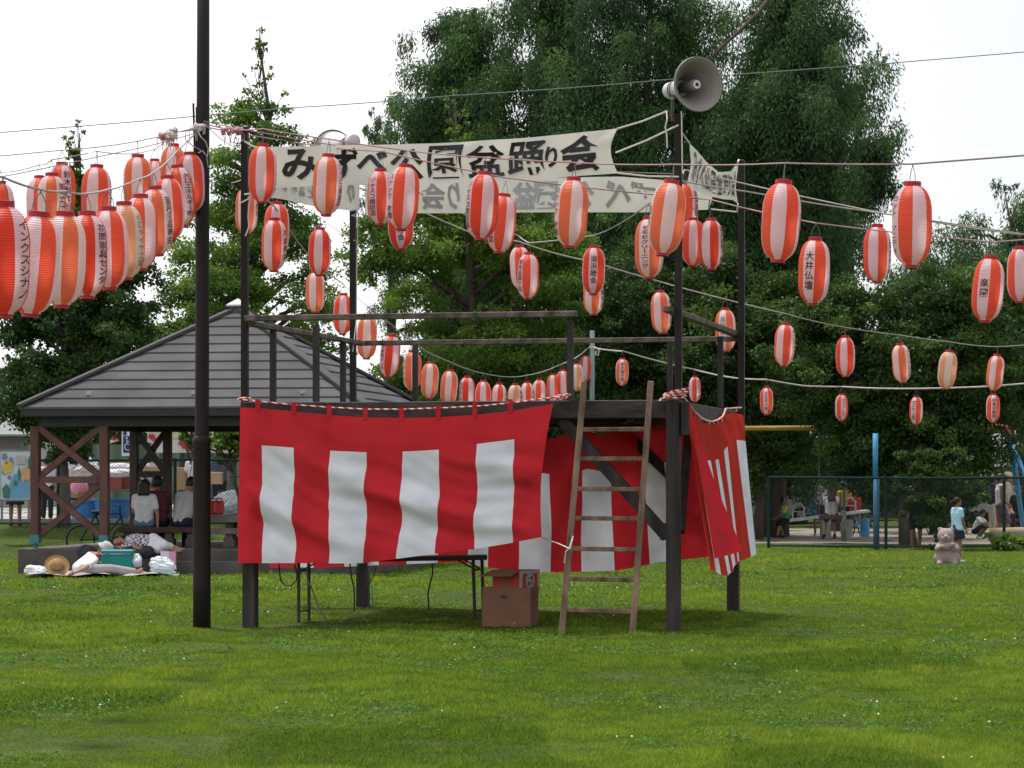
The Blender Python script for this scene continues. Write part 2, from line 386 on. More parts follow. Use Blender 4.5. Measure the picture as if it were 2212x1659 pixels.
def tb(name, p0, p1, w, h, m=M_DARK, up=(0, 0, 1), bev=.006):
    b = MB(); b.beam(p0, p1, w, h, 0, up); return part(b, name, m, tower, bevel=bev)
def vpost(name, a, b, z0, z1, w, m=M_DARK):
    g = MB(); c = T(a, b, (z0 + z1) / 2); g.frame(c, TU * w / 2, TV * w / 2, Vector((0, 0, (z1 - z0) / 2))); return part(g, name, m, tower, bevel=.006)
for a, b in ((.0, 0), (TW, 0), (0, TD), (TW, TD)):
    vpost('post', a, b, -.1, DK - (.0 if b else -.005), .137)
    vpost('pole', a + (-.095 if a == 0 else .035 if b == 0 else .11), b + (.10 if b == 0 else -.1), DK - .25 if not b else DK - .3, 5.28, .072, M_POLE)
# deck frame
tb('deck_beam', T(.071, -.0, DK - .092), T(TW - .071, 0, DK - .092), .12, .184, M_DARK2)
tb('deck_beam', T(.071, TD, DK - .092), T(TW - .071, TD, DK - .092), .12, .184, M_DARK2)
tb('deck_beam', T(0, .071, DK - .11), T(0, TD - .071, DK - .11), .12, .2, M_DARK2)
tb('deck_beam', T(TW, .071, DK - .11), T(TW, TD - .071, DK - .11), .12, .2, M_DARK2)
g = MB()
for i in range(20): g.frame(T(TW / 2, .16 + i * .21, DK - .025), TU * (TW / 2 - .07), TV * .1, Vector((0, 0, .018)))
part(g, 'deck_boards', M_DARK2, tower)
for i in range(5):
    tb('joist', T(.45 + i * .9, .065, DK - .14), T(.45 + i * .9, TD - .065, DK - .14), .09, .17, M_DARK)
tb('post_bracket', T(TW + .115, .0, DK - .02), T(TW + .115, 0, DK - .36), .085, .12, M_DARK)
# knee braces
tb('brace', PL(*FRONT, 1212, 905) + TV * .05, PL(*FRONT, 1440, 1160) + TV * .05, .10, .12, M_DARK)
g = MB(); pz = PL(*FRONT, 1436, 1148) + TV * .05; g.frame(pz, TU * .05, TV * .07, Vector((0, 0, .085))); part(g, 'brace_block', M_DARK, tower, bevel=.006)
tb('brace', PL(*BACK, 1352, 932) - TV * .03, PL(*BACK, 1575, 1150) - TV * .03, .10, .12, M_DARK)
tb('brace', PL(*SIDE, 1490, 905), PL(*SIDE, 1470, 1150) + Vector((0, 0, 0)), .08, .09, M_DARK)
tb('brace', T(0, .9, DK - .2), T(0, .08, DK - 1.15), .1, .12, M_DARK)
# handrails: top rail 3.25 m up
RZ = 3.245
tb('handrail', T(-.06, 0, RZ), PL(*FRONT, 1246, 686).xy.to_3d() + Vector((0, 0, RZ)), .075, .06, M_RAIL)
tb('handrail', T(0, .04, RZ - .055), T(0, TD, RZ - .055), .09, .055, M_RAIL)
tb('handrail', T(0, TD, RZ - .05), T(TW + .1, TD, RZ - .05), .06, .06, M_RAIL)
tb('handrail', T(TW - .05, -.1, RZ + .03), T(TW + .02, TD, RZ + .01), .09, .06, M_RAIL)
def rp(d, px):
    q = PL(*d, px, 800); g = MB(); g.frame(Vector((q.x, q.y, (DK + RZ - .03) / 2 - .02)), TU * .03, TV * .03, Vector((0, 0, (RZ - .08 - DK) / 2 + .0))); part(g, 'rail_post', M_DARK, tower)
rp(FRONT, 683); rp(FRONT, 1232); rp(LSIDE, 590); rp(LSIDE, 741); rp(BACK, 897); rp(BACK, 1447); rp(SIDE, 1556)

# ------------------------------------------------------------------ cloths
def cloth_mat(name, red=True):
    c = (.62, .031, .043) if red else (.81, .83, .92)
    return mat(name, c, .85, .10, 3, .18, 30, trans=.24, spec=.1, stretch=(1, 1, 1.6))
M_RED, M_WHT = cloth_mat('red_cloth'), cloth_mat('white_cloth', False)
M_ROPE = None
def rope_mat():
    m = bpy.data.materials.new('red_white_rope'); m.use_nodes = True; t = m.node_tree; b = t.nodes["Principled BSDF"]; b.inputs['Roughness'].default_value = .8
    tc = t.nodes.new("ShaderNodeTexCoord"); w = t.nodes.new("ShaderNodeTexWave"); w.wave_type = 'BANDS'; w.bands_direction = 'DIAGONAL'; w.inputs['Scale'].default_value = 9
    r = t.nodes.new("ShaderNodeValToRGB"); r.color_ramp.interpolation = 'CONSTANT'; r.color_ramp.elements[0].color = (.6, .03, .03, 1); r.color_ramp.elements[1].position = .5; r.color_ramp.elements[1].color = (.75, .66, .62, 1)
    t.links.new(tc.outputs['Object'], w.inputs['Vector']); t.links.new(w.outputs['Fac'], r.inputs['Fac']); t.links.new(r.outputs['Color'], b.inputs['Base Color']); return m
M_ROPE = rope_mat()
M_CORD = mat('white_cord', (.62, .58, .54), .8, .12)
def lerp(a, b, t): return a + (b - a) * t
def pw(xs_, ys_, x): return float(np.interp(x, xs_, ys_))

# front curtain: pixel outline on the front face of the tower, relief of folds pushed out of it
tx_ = [519, 565, 636, 714, 793, 873, 951, 1031, 1111, 1195]
bx_ = [517, 569, 637, 711, 789, 862, 945, 1028, 1110, 1172]
by_ = [1216, 1216, 1216, 1217, 1216, 1207, 1196, 1186, 1172, 1160]
ty_ = [880, 882, 889, 897, 902, 903, 901, 896, 887, 872]
US = []
for i in range(9): US += [i + j / 8 for j in range(8)]
US.append(9.0); VS = [i / 46 for i in range(47)]
def fx(u, v):
    i = np.arange(10); xt, xb = np.interp(u, i, tx_), np.interp(u, i, bx_); yt, yb = np.interp(u, i, ty_), np.interp(u, i, by_)
    x = lerp(xt, xb, v) + (3.2 * math.sin((v - .2) * 9 + u * .7) * min(1, max(0, (v - .3) * 3)) * (1 if 1 < u < 8 else .2))
    if u > 8.2: x -= (u - 8.2) * 14 * math.sin(math.pi * v)
    return x, lerp(yt, yb, v)
def relief(u, v):
    s = math.exp(-((v - .62) / .33) ** 2)
    d = .050 * s * math.sin(v * 15 - u * 1.5 + .6) + .022 * math.sin(v * 26 - u * 2.9 + 1.0) * s + .010 * math.sin(u * 5 + v * 8) * v + .007 * math.sin(v * 52 - u * 5 + 2.5 * math.sin(u * 1.7)) * (s + .2) + .008 * max(0, 1 - abs(u - 4.5 + v) * 3) * v
    return d * min(1, u * 1.2) * min(1, (9 - u) * 1.5 + .2) + .05 * v
g = MB()
def fcp(u, v):
    x, y = fx(u, v); p = PL(TO - TV * .16, TU, x, y); return p - TV * relief(u, v)
WB = .275
def yband(u): return WB
g.grid(fcp, US, VS, lambda u, v: 1 if (int(u) % 2 == 1 and v > (.235 if int(u) == 1 else .225 if int(u) == 7 else .232)) else 0)
cur = thing('striped_curtain', 'taut red and white striped curtain across the front of the tower above the folding table', 'curtain', tuple(T(0, -.16, 1.5)))
part(g, 'cloth', [M_RED, M_WHT], cur, smooth=True)
def rope_pts(pts, d, n=6):
    return [PL(d[0], d[1], x, y) for x, y in pts]
FR_ = (TO - TV * .16, TU)
g = MB(); g.tube(rope_pts([(516, 862), (560, 867), (620, 873), (700, 879), (790, 884), (870, 884), (960, 881), (1050, 876), (1130, 867), (1195, 858), (1226, 852)], FR_), .0085, 6)
part(g, 'rope', M_ROPE, cur)
g = MB()
for x in (557, 590 + 45, 712, 790, 868, 947, 1026, 1103):
    y0 = pw([516, 790, 870, 1195], [862, 884, 884, 858], x) - 3; y1 = pw(tx_, ty_, x) + 6
    q = [PL(*FR_, x - 5, y0), PL(*FR_, x + 5, y0), PL(*FR_, x + 5, y1), PL(*FR_, x - 5, y1)]
    g = MB(); g.prism([p - TV * .012 for p in q], TV * .006); part(g, 'loop', M_RED, cur)
def knot(c, r, n, seed, rad, m, name, parent):
    rn = random.Random(seed); g = MB(); pts = []
    for i in range(n):
        a = i * 1.3; pts.append(Vector(c) + Vector((math.cos(a) * r * (1 + .5 * rn.random()), math.sin(a * .7) * r * .4, math.sin(a * 1.1) * r * .45 + rn.uniform(-.2, .2) * r)))
    g.tube(pts, rad, 5); return part(g, name, m, parent)
knot(PL(*FR_, 1212, 857), .07, 14, 1, .008, M_ROPE, 'rope_knot', cur)
knot(PL(*FR_, 527, 862), .05, 9, 2, .008, M_ROPE, 'rope_knot', cur)

# back curtain on the far face
xt_ = [585, 640, 690, 755, 820, 885, 950, 1012, 1072, 1128, 1184, 1257, 1318, 1384, 1445, 1530]
bxb = [583, 645, 680, 745, 815, 880, 945, 1010, 1055, 1118, 1190, 1258, 1326, 1403, 1470, 1530]
US2 = []
for i in range(15): US2 += [i + j / 5 for j in range(5)]
US2.append(15.0); VS2 = [i / 30 for i in range(31)]
def bcp(u, v):
    i = np.arange(16); x = lerp(np.interp(u, i, xt_), np.interp(u, i, bxb), v)
    yt = np.interp(x, [585, 1180, 1230, 1275, 1290, 1310, 1400, 1470, 1530], [948, 946, 938, 931, 943, 932, 922, 918, 918]) + 3 * math.sin(u * 7)
    yb = np.interp(x, [580, 700, 985, 1060, 1090, 1190, 1330, 1440, 1530], [1226, 1226, 1214, 1226, 1231, 1236, 1233, 1212, 1203])
    p = PL(T(0, TD - .1, 0), TU, x, lerp(yt, yb, v))
    return p - TV * (.05 * math.sin(u * 2.2 + v * 3) + .025 * math.sin(u * 4.7 - v * 7) + .012 * math.sin(u * 9 + v * 13))
g = MB(); g.grid(bcp, US2, VS2, lambda u, v: 1 if (int(u) % 2 == 1 and v > .27 and int(u) < 14) else 0)
bcur = thing('striped_curtain', 'wrinkled red and white striped curtain on the far face of the tower behind the ladder', 'curtain', tuple(T(TW / 2, TD - .1, 1.5)))
part(g, 'cloth', [M_RED, M_WHT], bcur, smooth=True)
BK_ = (T(0, TD - .12, 0), TU)
g = MB(); g.tube(rope_pts([(588, 925), (900, 928), (1190, 925), (1250, 925), (1310, 918), (1420, 905), (1540, 898)], BK_), .011, 6); part(g, 'rope', M_ROPE, bcur)

# side curtain blowing outward on the near right face
def SZ(z, w): return (1423 + z * .26155, 827 + w * .26155)
M_RED2 = mat('sunlit_red_cloth', (.74, .055, .036), .85, .08, 3, .2, 26, trans=.5, spec=.1)  # the red cloth again, its colour brightened towards orange for sun shining through
top = [(222, 150), (262, 190), (300, 248), (345, 290), (385, 312), (417, 318), (458, 319), (505, 297), (552, 240), (590, 232), (625, 226), (690, 246), (698, 250)]
bot = [(430, 1545), (470, 1560), (520, 1585), (570, 1598), (600, 1570), (612, 1550), (640, 1500), (650, 1490), (670, 1472), (720, 1452), (768, 1440), (800, 1410), (806, 1405)]
n = len(top)
def scp(u, v):
    i = np.arange(n); x = lerp(np.interp(u, i, [t[0] for t in top]), np.interp(u, i, [t[0] for t in bot]), v ** 1.05)
    yt = np.interp(u, i, [t[1] for t in top]) + (22 if u > 1 else 0); y = lerp(yt, np.interp(u, i, [t[1] for t in bot]), v)
    fr = u / (n - 1)                                       # 0 at the near post, 1 at the far post
    base = T(TW + .10, 0, 0); d = PL(base, TV, *SZ(x - 40 * v, y))
    Y = lerp(27.55, 31.2, fr) - .25 * v * (1 - fr)
    q = P(*SZ(x, y), Y)
    return q + TU * (.022 * math.sin(u * 3.1) * (1 - .4 * v)) - TV * .03 * math.sin(u * 3.1 + 1)
US3 = [i / 5 for i in range(5 * (n - 1) + 1)]; VS3 = [i / 32 for i in range(33)]
def smf(u, v):
    lo = .19 if u > 9 else .22 if u > 6.5 else .26
    for a, b in ((1, 2), (3, 4), (5, 6), (7, 8), (10, 11)):
        if a < u < b and v > lo: return 1
    return 0
scur = thing('striped_curtain', 'wind-blown red and white curtain bunched on a slack rope at the side of the tower', 'curtain', tuple(T(TW + .1, TD / 2, 1.5)))
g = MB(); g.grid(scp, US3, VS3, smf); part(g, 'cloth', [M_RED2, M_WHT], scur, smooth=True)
def flap(u, v):                                            # the near edge turned over, red lining outward
    xl, xr = lerp(228, 470, v ** .9), float(np.interp(v, [0, .38, .63, .78, 1], [262, 404, 516, 596, 702])); yl, yr = lerp(160, 1450, v), lerp(195, 1388, v)
    q = P(*SZ(lerp(xl, xr, u), lerp(yl, yr, u)), 27.45 + .5 * u * v)
    return q - TV * (.08 * math.sin(u * 6 + v * 2) * v)
g = MB(); g.grid(flap, [i / 12 for i in range(13)], [i / 30 for i in range(31)]); part(g, 'turned_edge', M_RED, scur, smooth=True)
g = MB(); g.tube([P(*SZ(x, y), lerp(27.5, 31.2, (x - 222) / 470)) for x, y in [(205, 120), (235, 155), (262, 190), (300, 245), (350, 290), (400, 314), (440, 320), (490, 305), (525, 280), (548, 235), (552, 212), (600, 210), (640, 207), (680, 205)]], .011, 6)
part(g, 'rope', M_ROPE, scur)
g = MB()
for x, y in ((262, 190), (300, 250), (345, 290), (418, 318), (452, 320), (487, 308), (520, 285), (590, 212), (640, 207)):
    Yd = lerp(27.5, 31.2, (x - 222) / 470); g = MB(); g.tube([P(*SZ(x, y), Yd), P(*SZ(x + 2, y + 32), Yd)], .006, 4); part(g, 'loop', M_ROPE, scur)
knot(P(*SZ(130, 95), 27.1), .11, 20, 4, .009, M_ROPE, 'rope_knot', scur)
# red lining hanging inside the far corner
def inner(u, v):
    p = T(TW - .18 + .1 * v, lerp(.9, TD - .2, u), lerp(2.05, .62 - .05 * u, v)); return p + TU * (.06 * math.sin(u * 9 + v))
# ------------------------------------------------------------------ banners with brush lettering
M_BAN = mat('old_canvas', (.70, .67, .60), .85, .10, 2.0, .25, 18, trans=.25, spec=.1)
M_INK = mat('black_brush_ink', (.016, .014, .015), .6, .1)
M_GHOST = mat('ink_seen_through_canvas', (.33, .33, .335), .85, .08)
def banner(name, label, fn, texts, off, m_ink, mirror=False, u0=0, loc=(0, 0, 0)):
    """fn(u, v, push) -> point; texts = [(char, u centre, v centre, width in u, height in v)]"""
    b = thing(name, label, 'banner', loc, None)
    g = MB(); g.grid(lambda u, v: fn(u, v, 0), [i / 60 for i in range(61)], [i / 14 for i in range(15)]); part(g, 'canvas', M_BAN, b, smooth=True)
    g = MB()
    for ch, uc, vc, wu, hv in texts:
        vs, fs = textmesh(ch, OFFS.get(ch, off) if off > .03 else off)
        xa, xb = min(v[0] for v in vs), max(v[0] for v in vs); ya, yb = min(v[1] for v in vs), max(v[1] for v in vs)
        vs, fs = cut_strip(vs, fs, [lerp(xa, xb, k / 5) for k in range(1, 5)], [lerp(ya, yb, k / 4) for k in range(1, 4)])
        pts = []
        for x, y in vs:
            s = (x - xa) / (xb - xa) - .5; t_ = .5 - (y - ya) / (yb - ya)
            if mirror: s = -s
            pts.append(fn(uc + s * wu, vc + t_ * hv, .012))
        g.add(pts, fs)
    part(g, 'lettering', m_ink, b)
    return b
FB = (TO - TV * .05, TU)
def fbn(u, v, push):
    xl = 560; xr = 1334 - 14 * math.sin(math.pi * v) * 1.0
    x = lerp(xl, xr, u)
    yt = np.interp(x, [560, 737, 935, 1104, 1220, 1334], [318, 314, 310, 300, 290, 277])
    yb = np.interp(x, [560, 595, 678, 790, 960, 1087, 1230, 1334], [412, 407, 402, 399, 396, 390, 382, 374])
    p = PL(*FB, x, lerp(yt, yb, v)); return p - TV * (push + .03 * math.sin(u * 14 + v * 3) * math.sin(v * 3.1) + .015 * math.sin(u * 31 + v * 5))
def fu(x): return (x - 560) / (1330 - 560)
TX = [('み', 649, 355, 78, 68), ('ず', 741, 356, 66, 72), ('べ', 806, 350, 70, 50), ('公', 884, 355, 72, 66), ('園', 965, 350, 74, 72), ('盆', 1053, 348, 82, 68), ('踊', 1141, 342, 82, 74), ('り', 1200, 339, 27, 46), ('会', 1261, 332, 85, 80)]
OFFS = {'園': .016, '踊': .020, '盆': .024}
def tv(x, y, h):
    yt = np.interp(x, [560, 737, 935, 1104, 1220, 1334], [318, 314, 310, 300, 290, 277]); yb = np.interp(x, [560, 595, 678, 790, 960, 1087, 1230, 1334], [412, 407, 402, 399, 396, 390, 382, 374])
    return (y - yt) / (yb - yt), h / (yb - yt)
fb = banner('cloth_banner', 'long off-white banner with nine bold black brush characters across the tower front', fbn, [(c, fu(x), tv(x, y, h)[0], w / 770, tv(x, y, h)[1]) for c, x, y, w, h in TX], .034, M_INK, loc=tuple(T(2, -.05, 5)))
g = MB()
for a, b in (((1334, 278), (1442, 240)), ((1330, 330), (1466, 270)), ((1334, 374), (1466, 382)), ((560, 320), (528, 305)), ((560, 410), (528, 420))): g = MB(); g.tube([PL(*FB, *a), PL(*FB, (a[0] + b[0]) / 2, (a[1] + b[1]) / 2 + 3), PL(*FB, *b)], .010, 5); part(g, 'tie_rope', M_CORD, fb)
BB = (T(0, TD - .05, 0), TU)
def bbn(u, v, push):
    x = lerp(790, 1530 + 8 * math.sin(math.pi * v), u); yt = np.interp(x, [790, 1340, 1530], [390, 382, 396]); yb = np.interp(x, [790, 1400, 1530], [461, 458, 453])
    return PL(*BB, x, lerp(yt, yb, v)) - TV * (push + .03 * math.sin(u * 11 + v * 2))
gh = [('会', 935), ('り', 978), ('踊', 1042), ('盆', 1130), ('園', 1178), ('公', 1255), ('べ', 1333), ('ず', 1386), ('み', 1447)]
bb = banner('cloth_banner', 'pale banner on the far tower side with grey mirrored characters showing through', bbn, [(c, (x - 790) / 742, .5, (52 if c != 'り' else 26) / 742, .80) for c, x in gh], .03, M_GHOST, True, loc=tuple(T(2, TD - .05, 5)))
def lbn(u, v, push):
    a, b = T(0, .3, 0), T(0, TD - .25, 0); p = a.lerp(b, u)
    zt = lerp(4.97, 4.99, u); zb = lerp(4.50, 4.46, u)
    px = CX + p.x / p.y * F; yy = np.interp(px, [590, 676, 752], [428, 444, 455]); zb = EYE + (HY - yy) / F * p.y
    return Vector((p.x, p.y, lerp(zb + .55, zb, v))) + TU * (push + .03 * math.sin(u * 8))
lb = banner('cloth_banner', 'foreshortened pale banner between the posts at the left side of the tower', lbn, [(c, .1 + i * .1, .5, .075, .7) for i, c in enumerate('会り踊盆園公べずみ')], .03, M_GHOST, True, loc=tuple(T(0, 2, 5)))
def rbn(u, v, push):
    a, b = P(1490, 0, 27.6), P(1594, 0, 31.2)
    Y = lerp(27.6, 31.2, u); x = lerp(1490 - 6 * v, 1594, u) + 0
    yt = np.interp(u, [0, .15, .35, .6, .85, 1], [310, 325, 350, 372, 370, 350]); yb = np.interp(u, [0, .2, .45, .7, .9, 1], [400, 412, 424, 430, 432, 440])
    return P(x, lerp(yt, yb, v), Y) + TU * (push + .025 * math.sin(u * 9 + v * 3) * math.sin(math.pi * v))
rb_ = banner('cloth_banner', 'twisted sagging banner with black characters between the side posts beside the horn speaker', rbn, [(c, .09 + i * .102, .5, .085, .78) for i, c in enumerate('みずべ公園盆踊り会')], .035, M_INK, False, loc=tuple(T(TW, 2, 5)))
g = MB()
for a, b in (((1490, 310, 27.6), (1472, 285, 27.4)), ((1484, 400, 27.6), (1470, 384, 27.4)), ((1594, 350, 31.2), (1596, 345, 31.3)), ((1594, 440, 31.2), (1592, 458, 31.3)), ((1536, 452, 31.4), (1592, 458, 31.4)), ((1533, 430, 30), (1531, 450, 31.3))): g = MB(); g.tube([P(*a), P(*b)], .010, 5); part(g, 'tie_rope', M_CORD, rb_)

# cords dangling and tied on the tower posts
def cord(name, label, pts, r=.009, m=M_CORD, cat='cord', group=None):
    g = MB(); g.tube([P(*p) for p in pts], r, 5); o = g.build(name, m); return tag(o, label, cat, group)
cord('tie_cord', 'white cord hanging from the top of the post under the horn speaker', [(1440, 240, 27.15), (1441, 258, 27.1), (1437, 275, 27.1), (1440, 290, 27.1), (1441, 318, 27.1)])
cord('tie_cord', 'white cord running down the post beside the twisted banner', [(1472, 240, 27.1), (1473, 300, 27.1), (1474, 372, 27.1)], .007)
cord('tie_cord', 'white cord looped round the slim post behind the first white-centred lantern', [(521, 438, 27.9), (536, 430, 27.9), (544, 412, 27.9), (538, 440, 27.9), (536, 470, 27.9), (538, 490, 27.9), (530, 510, 27.9)], .008)
cord('tie_cord', 'white cords knotted on the far post under the pale side banner', [(757, 455, 32), (770, 452, 32), (774, 462, 32), (760, 466, 32), (772, 470, 32), (771, 492, 32)], .009)
cord('tie_cord', 'white cord tying the front curtain corner to the ladder', [(1172, 1161, 28.1), (1186, 1167, 27.6), (1206, 1174, 26.95), (1232, 1186, 26.75), (1236, 1168, 26.75), (1238, 1158, 26.8), (1230, 1184, 26.72), (1222, 1192, 26.75), (1219, 1216, 26.8)], .0065)
cord('tie_cord', 'thin cord hanging down along the far slim post past the handrail', [(773, 470, 32), (771, 560, 32.2), (770, 690, 32.2), (762, 760, 32)], .006)

# ------------------------------------------------------------------ ladder
M_LAD = mat('old_ladder_wood', (.115, .070, .048), .85, .35, 9, .5, 30, stretch=(1, 1, .18), hue=(.20, .132, .095))
lad = thing('ladder', 'old brown wooden ladder leaning against the tower deck', 'ladder', (1.0, 26.8, 0))
def LP(side, t):
    a, b = ((1213, 1369), (1262, 826)) if side == 0 else ((1366, 1374), (1406, 824))
    return P(lerp(a[0], b[0], t), lerp(a[1], b[1], t), lerp(26.75, 27.36, t))
for s in (0, 1):
    g = MB(); g.beam(LP(s, -.01), LP(s, 1), .062, .05, 0, up=(0, -1, 0)); part(g, 'side_rail', M_LAD, lad, bevel=.006)
for y in (928, 991, 1056, 1119, 1185, 1250, 1317):
    t_ = (1369 - y) / (1369 - 826); g = MB(); g.beam(LP(0, t_), LP(1, t_), .035, .045); part(g, 'rung', M_LAD, lad, bevel=.005)

# ------------------------------------------------------------------ horn speakers
M_HORN = mat('cream_horn', (.25, .225, .205), .6, .08, 3, metal=0)
M_HORNW = mat('grey_horn_body', (.52, .52, .53), .4, .08, 3)
M_STEEL = mat('dark_steel_bracket', (.09, .085, .085), .5, .1, metal=.5)
M_BADGE = mat('white_badge', (.7, .7, .7), .5, .05)
def horn(label, c, axis, dia, bracket_to):
    t = thing('horn_speaker', label, 'loudspeaker', tuple(c)); r = dia / 2; ax = Vector(axis).normalized()
    prof = [(r * 1.03, -.005), (r * 1.03, .012), (r, .012), (r * .80, -.07), (r * .60, -.15), (r * .44, -.23), (r * .34, -.33), (r * .30, -.36)]
    g = MB(); g.lathe(prof, c, ax, 36); part(g, 'bell', M_HORN, t, smooth=True)
    g = MB(); g.lathe([(a + .012, b - .012) for a, b in prof[3:]] + [(.001, -.37)], c, ax, 36); g.lathe([(r * 1.035, -.006), (r * 1.01, .003)], c, ax, 36); part(g, 'bell_back', M_HORNW, t, smooth=True)
    g = MB(); g.lathe([(.025, -.34), (.05, -.33), (.055, -.06), (.05, -.03), (.001, -.03)], c, ax, 20); tp = part(g, 'throat', M_HORN, t, smooth=True)
    g = MB(); g.lathe([(.040, -.028), (.040, -.022), (.001, -.022)], c, ax, 20)
    part(g, 'badge', M_BADGE, t)
    up = Vector((0, 0, 1)); sx = ax.cross(up).normalized(); uy = sx.cross(ax)
    g = MB(); g.frame(Vector(c) - ax * .02, sx * .016, uy * .016, ax * .002)
    for k in (-1, 1): g.frame(Vector(c) - ax * .02, sx * .020, uy * .003, ax * .0022) if k > 0 else g.frame(Vector(c) - ax * .0205 + uy * .012, sx * .008, uy * .008, ax * .002)
    part(g, 'emblem', M_DARK, t)
    g = MB(); g.lathe([(.001, -.62), (.075, -.62), (.085, -.60), (.085, -.42), (.06, -.40), (.06, -.34)], c, ax, 24); part(g, 'driver_unit', M_HORNW, t, smooth=True)
    g = MB(); g.lathe([(.088, -.50), (.092, -.495), (.092, -.485), (.088, -.48)], c, ax, 24); g.lathe([(.088, -.46), (.092, -.455), (.092, -.445), (.088, -.44)], c, ax, 24); part(g, 'clamp_ring', M_STEEL, t)
    b = Vector(bracket_to); p0 = Vector(c) - ax * .42
    g = MB(); g.tube([p0, Vector((lerp(p0.x, b.x, .6), p0.y, p0.z - .07)), Vector((b.x, b.y, p0.z - .12)), b], .016, 6); part(g, 'bracket', M_STEEL, t)
    return t
hc = P(1508, 182, 27.0)
horn('large cream horn loudspeaker on the front tower post, its mouth open toward the lawn', hc, (.42, -.9, -.02), .535, P(1452, 262, 27.3))
hc2 = P(722, 326, 33.0)
horn('grey horn loudspeaker seen from behind above the top edge of the front banner', hc2, (-.45, .87, -.10), .52, P(768, 420, 32.4))

# ------------------------------------------------------------------ tall brown pole
pole = thing('steel_pole', 'tall dark brown steel pole standing on the lawn beside the tower', 'pole', (P(436, 1350, 28.4).x, 28.4, 0))
def pz(y): return EYE + (HY - y) / F * 28.4
bx = P(436, 1350, 28.4).x
g = MB(); g.lathe([(.094, -.1), (.094, pz(1260)), (.094, pz(960)), (.102, pz(955)), (.102, pz(948)), (.070, pz(940))], (bx, 28.4, 0), n=24, cap=True); part(g, 'base_sleeve', M_POLE, pole, smooth=True)
g = MB(); g.tube([(bx, 28.4, pz(945)), (bx + .012, 28.4, pz(235)), (bx + .02, 28.4, 8.2)], [.069, .069, .062], 24); part(g, 'shaft', M_POLE, pole, smooth=True)
g = MB(); g.tube([(bx + .002, 28.4, pz(943)), (bx + .008, 28.4, pz(232))], .0745, 20); g.beam((bx - .07, 28.36, pz(330)), (bx - .085, 28.36, pz(224)), .02, .02); part(g, 'collar', M_POLE, pole, smooth=False)

# ------------------------------------------------------------------ folding table, boxes, cables under the deck
M_TLEG = mat('rusty_table_leg', (.065, .048, .032), .6, .3)
M_TTOP = mat('dark_table_top', (.035, .028, .028), .6, .2)
ft = thing('folding_table', 'long folding table with tube legs under the tower deck', 'table', (-1.3, 29.0, 0))
def FT(x, y, dY=0): return P(x, y, 29.0 + dY)
g = MB(); a, b = FT(634, 1211), FT(1052, 1205); g.beam(a + Vector((0, .22, 0)), b + Vector((0, .22, 0)), .55, .045); part(g, 'table_top', M_TTOP, ft, bevel=.006)
for x in (645, 667):
    g = MB(); g.tube([FT(x, 1211, .05 if x == 645 else .4), FT(x + (0), 1347, .05 if x == 645 else .35)], .019, 8); part(g, 'leg', M_TLEG, ft)
for x in (1022, 1041):
    g = MB(); g.tube([FT(x, 1206, .05 if x == 1022 else .4), FT(x + 4, 1346, .05 if x == 1022 else .35)], .019, 8); part(g, 'leg', M_TLEG, ft)
g = MB()
for x0, x1, y in ((645, 667, 1319), (1026, 1044, 1318), (645, 667, 1232), (1022, 1041, 1230)): g.tube([FT(x0, y, .06), FT(x1, y, .36)], .011, 6)
g.tube([FT(653, 1232, .2), FT(690, 1212, .2)], .01, 6); g.tube([FT(1030, 1232, .2), FT(985, 1208, .2)], .01, 6); g.tube([FT(1036, 1228, .2), FT(1000, 1207, .2)], .01, 6)
part(g, 'brace', M_TLEG, ft)
M_CARD = mat('cardboard', (.185, .095, .058), .9, .12, 5, .1)
M_CARDR = mat('red_printed_card', (.36, .045, .040), .8, .1, 5)
M_CARDW = mat('pale_printed_card', (.36, .33, .31), .8, .1, 5)
M_BLUE = mat('dark_blue_print', (.03, .035, .07), .8, .1)
def cbox(name, label, x0, xm, x1, yt, yb, Y, mside, mend):
    """box seen by its corner: wide side x0..xm, end xm..x1"""
    t = thing(name, label, 'box', tuple(P(xm, yb, Y)))
    A, Bq, Cq = P(x0, yb, Y + .12), P(xm, yb, Y), P(x1, yb, Y + .25); zt = P(xm, yt, Y).z; zb = min(A.z, Bq.z)
    Dq = A + (Cq - Bq)
    lo = [Vector((p.x, p.y, zb)) for p in (A, Bq, Cq, Dq)]; hi = [Vector((p.x, p.y, zt)) for p in (A, Bq, Cq, Dq)]
    g = MB(); g.add(lo + hi, [(0, 1, 5, 4), (2, 3, 7, 6), (3, 0, 4, 7), (0, 3, 2, 1), (4, 5, 6, 7)], 0); g.add([lo[1], lo[2], hi[2], hi[1]], [(0, 1, 2, 3)], 1)
    part(g, 'carton', [mside, mend], t); return t, lo, hi
bt, lo, hi = cbox('cardboard_box', 'plain brown cardboard carton with a hand slot on the grass under the tower', 1042, 1146, 1163, 1270, 1353, 27.9, M_CARD, M_CARD)
g = MB(); q = lo[0].lerp(lo[1], .45); n_ = (lo[1] - lo[0]).normalized(); fn_ = Vector((-n_.y, n_.x, 0)) * -1
g.frame(Vector((q.x, q.y, lerp(lo[0].z, hi[0].z, .76))) + fn_ * .002, n_ * .035, Vector((0, 0, .016)), fn_ * .002); part(g, 'hand_slot', M_DARK, bt)
bt, lo, hi = cbox('cardboard_box', 'red printed drinks carton with raised flap on top of the plain brown carton', 1064, 1122, 1166, 1233, 1278, 27.95, M_CARDR, M_CARDW)
n_ = (lo[1] - lo[0]).normalized(); fn_ = Vector((n_.y, -n_.x, 0)); e_ = (lo[2] - lo[1]); eL = e_.length; en = e_.normalized(); fe = Vector((en.y, -en.x, 0))
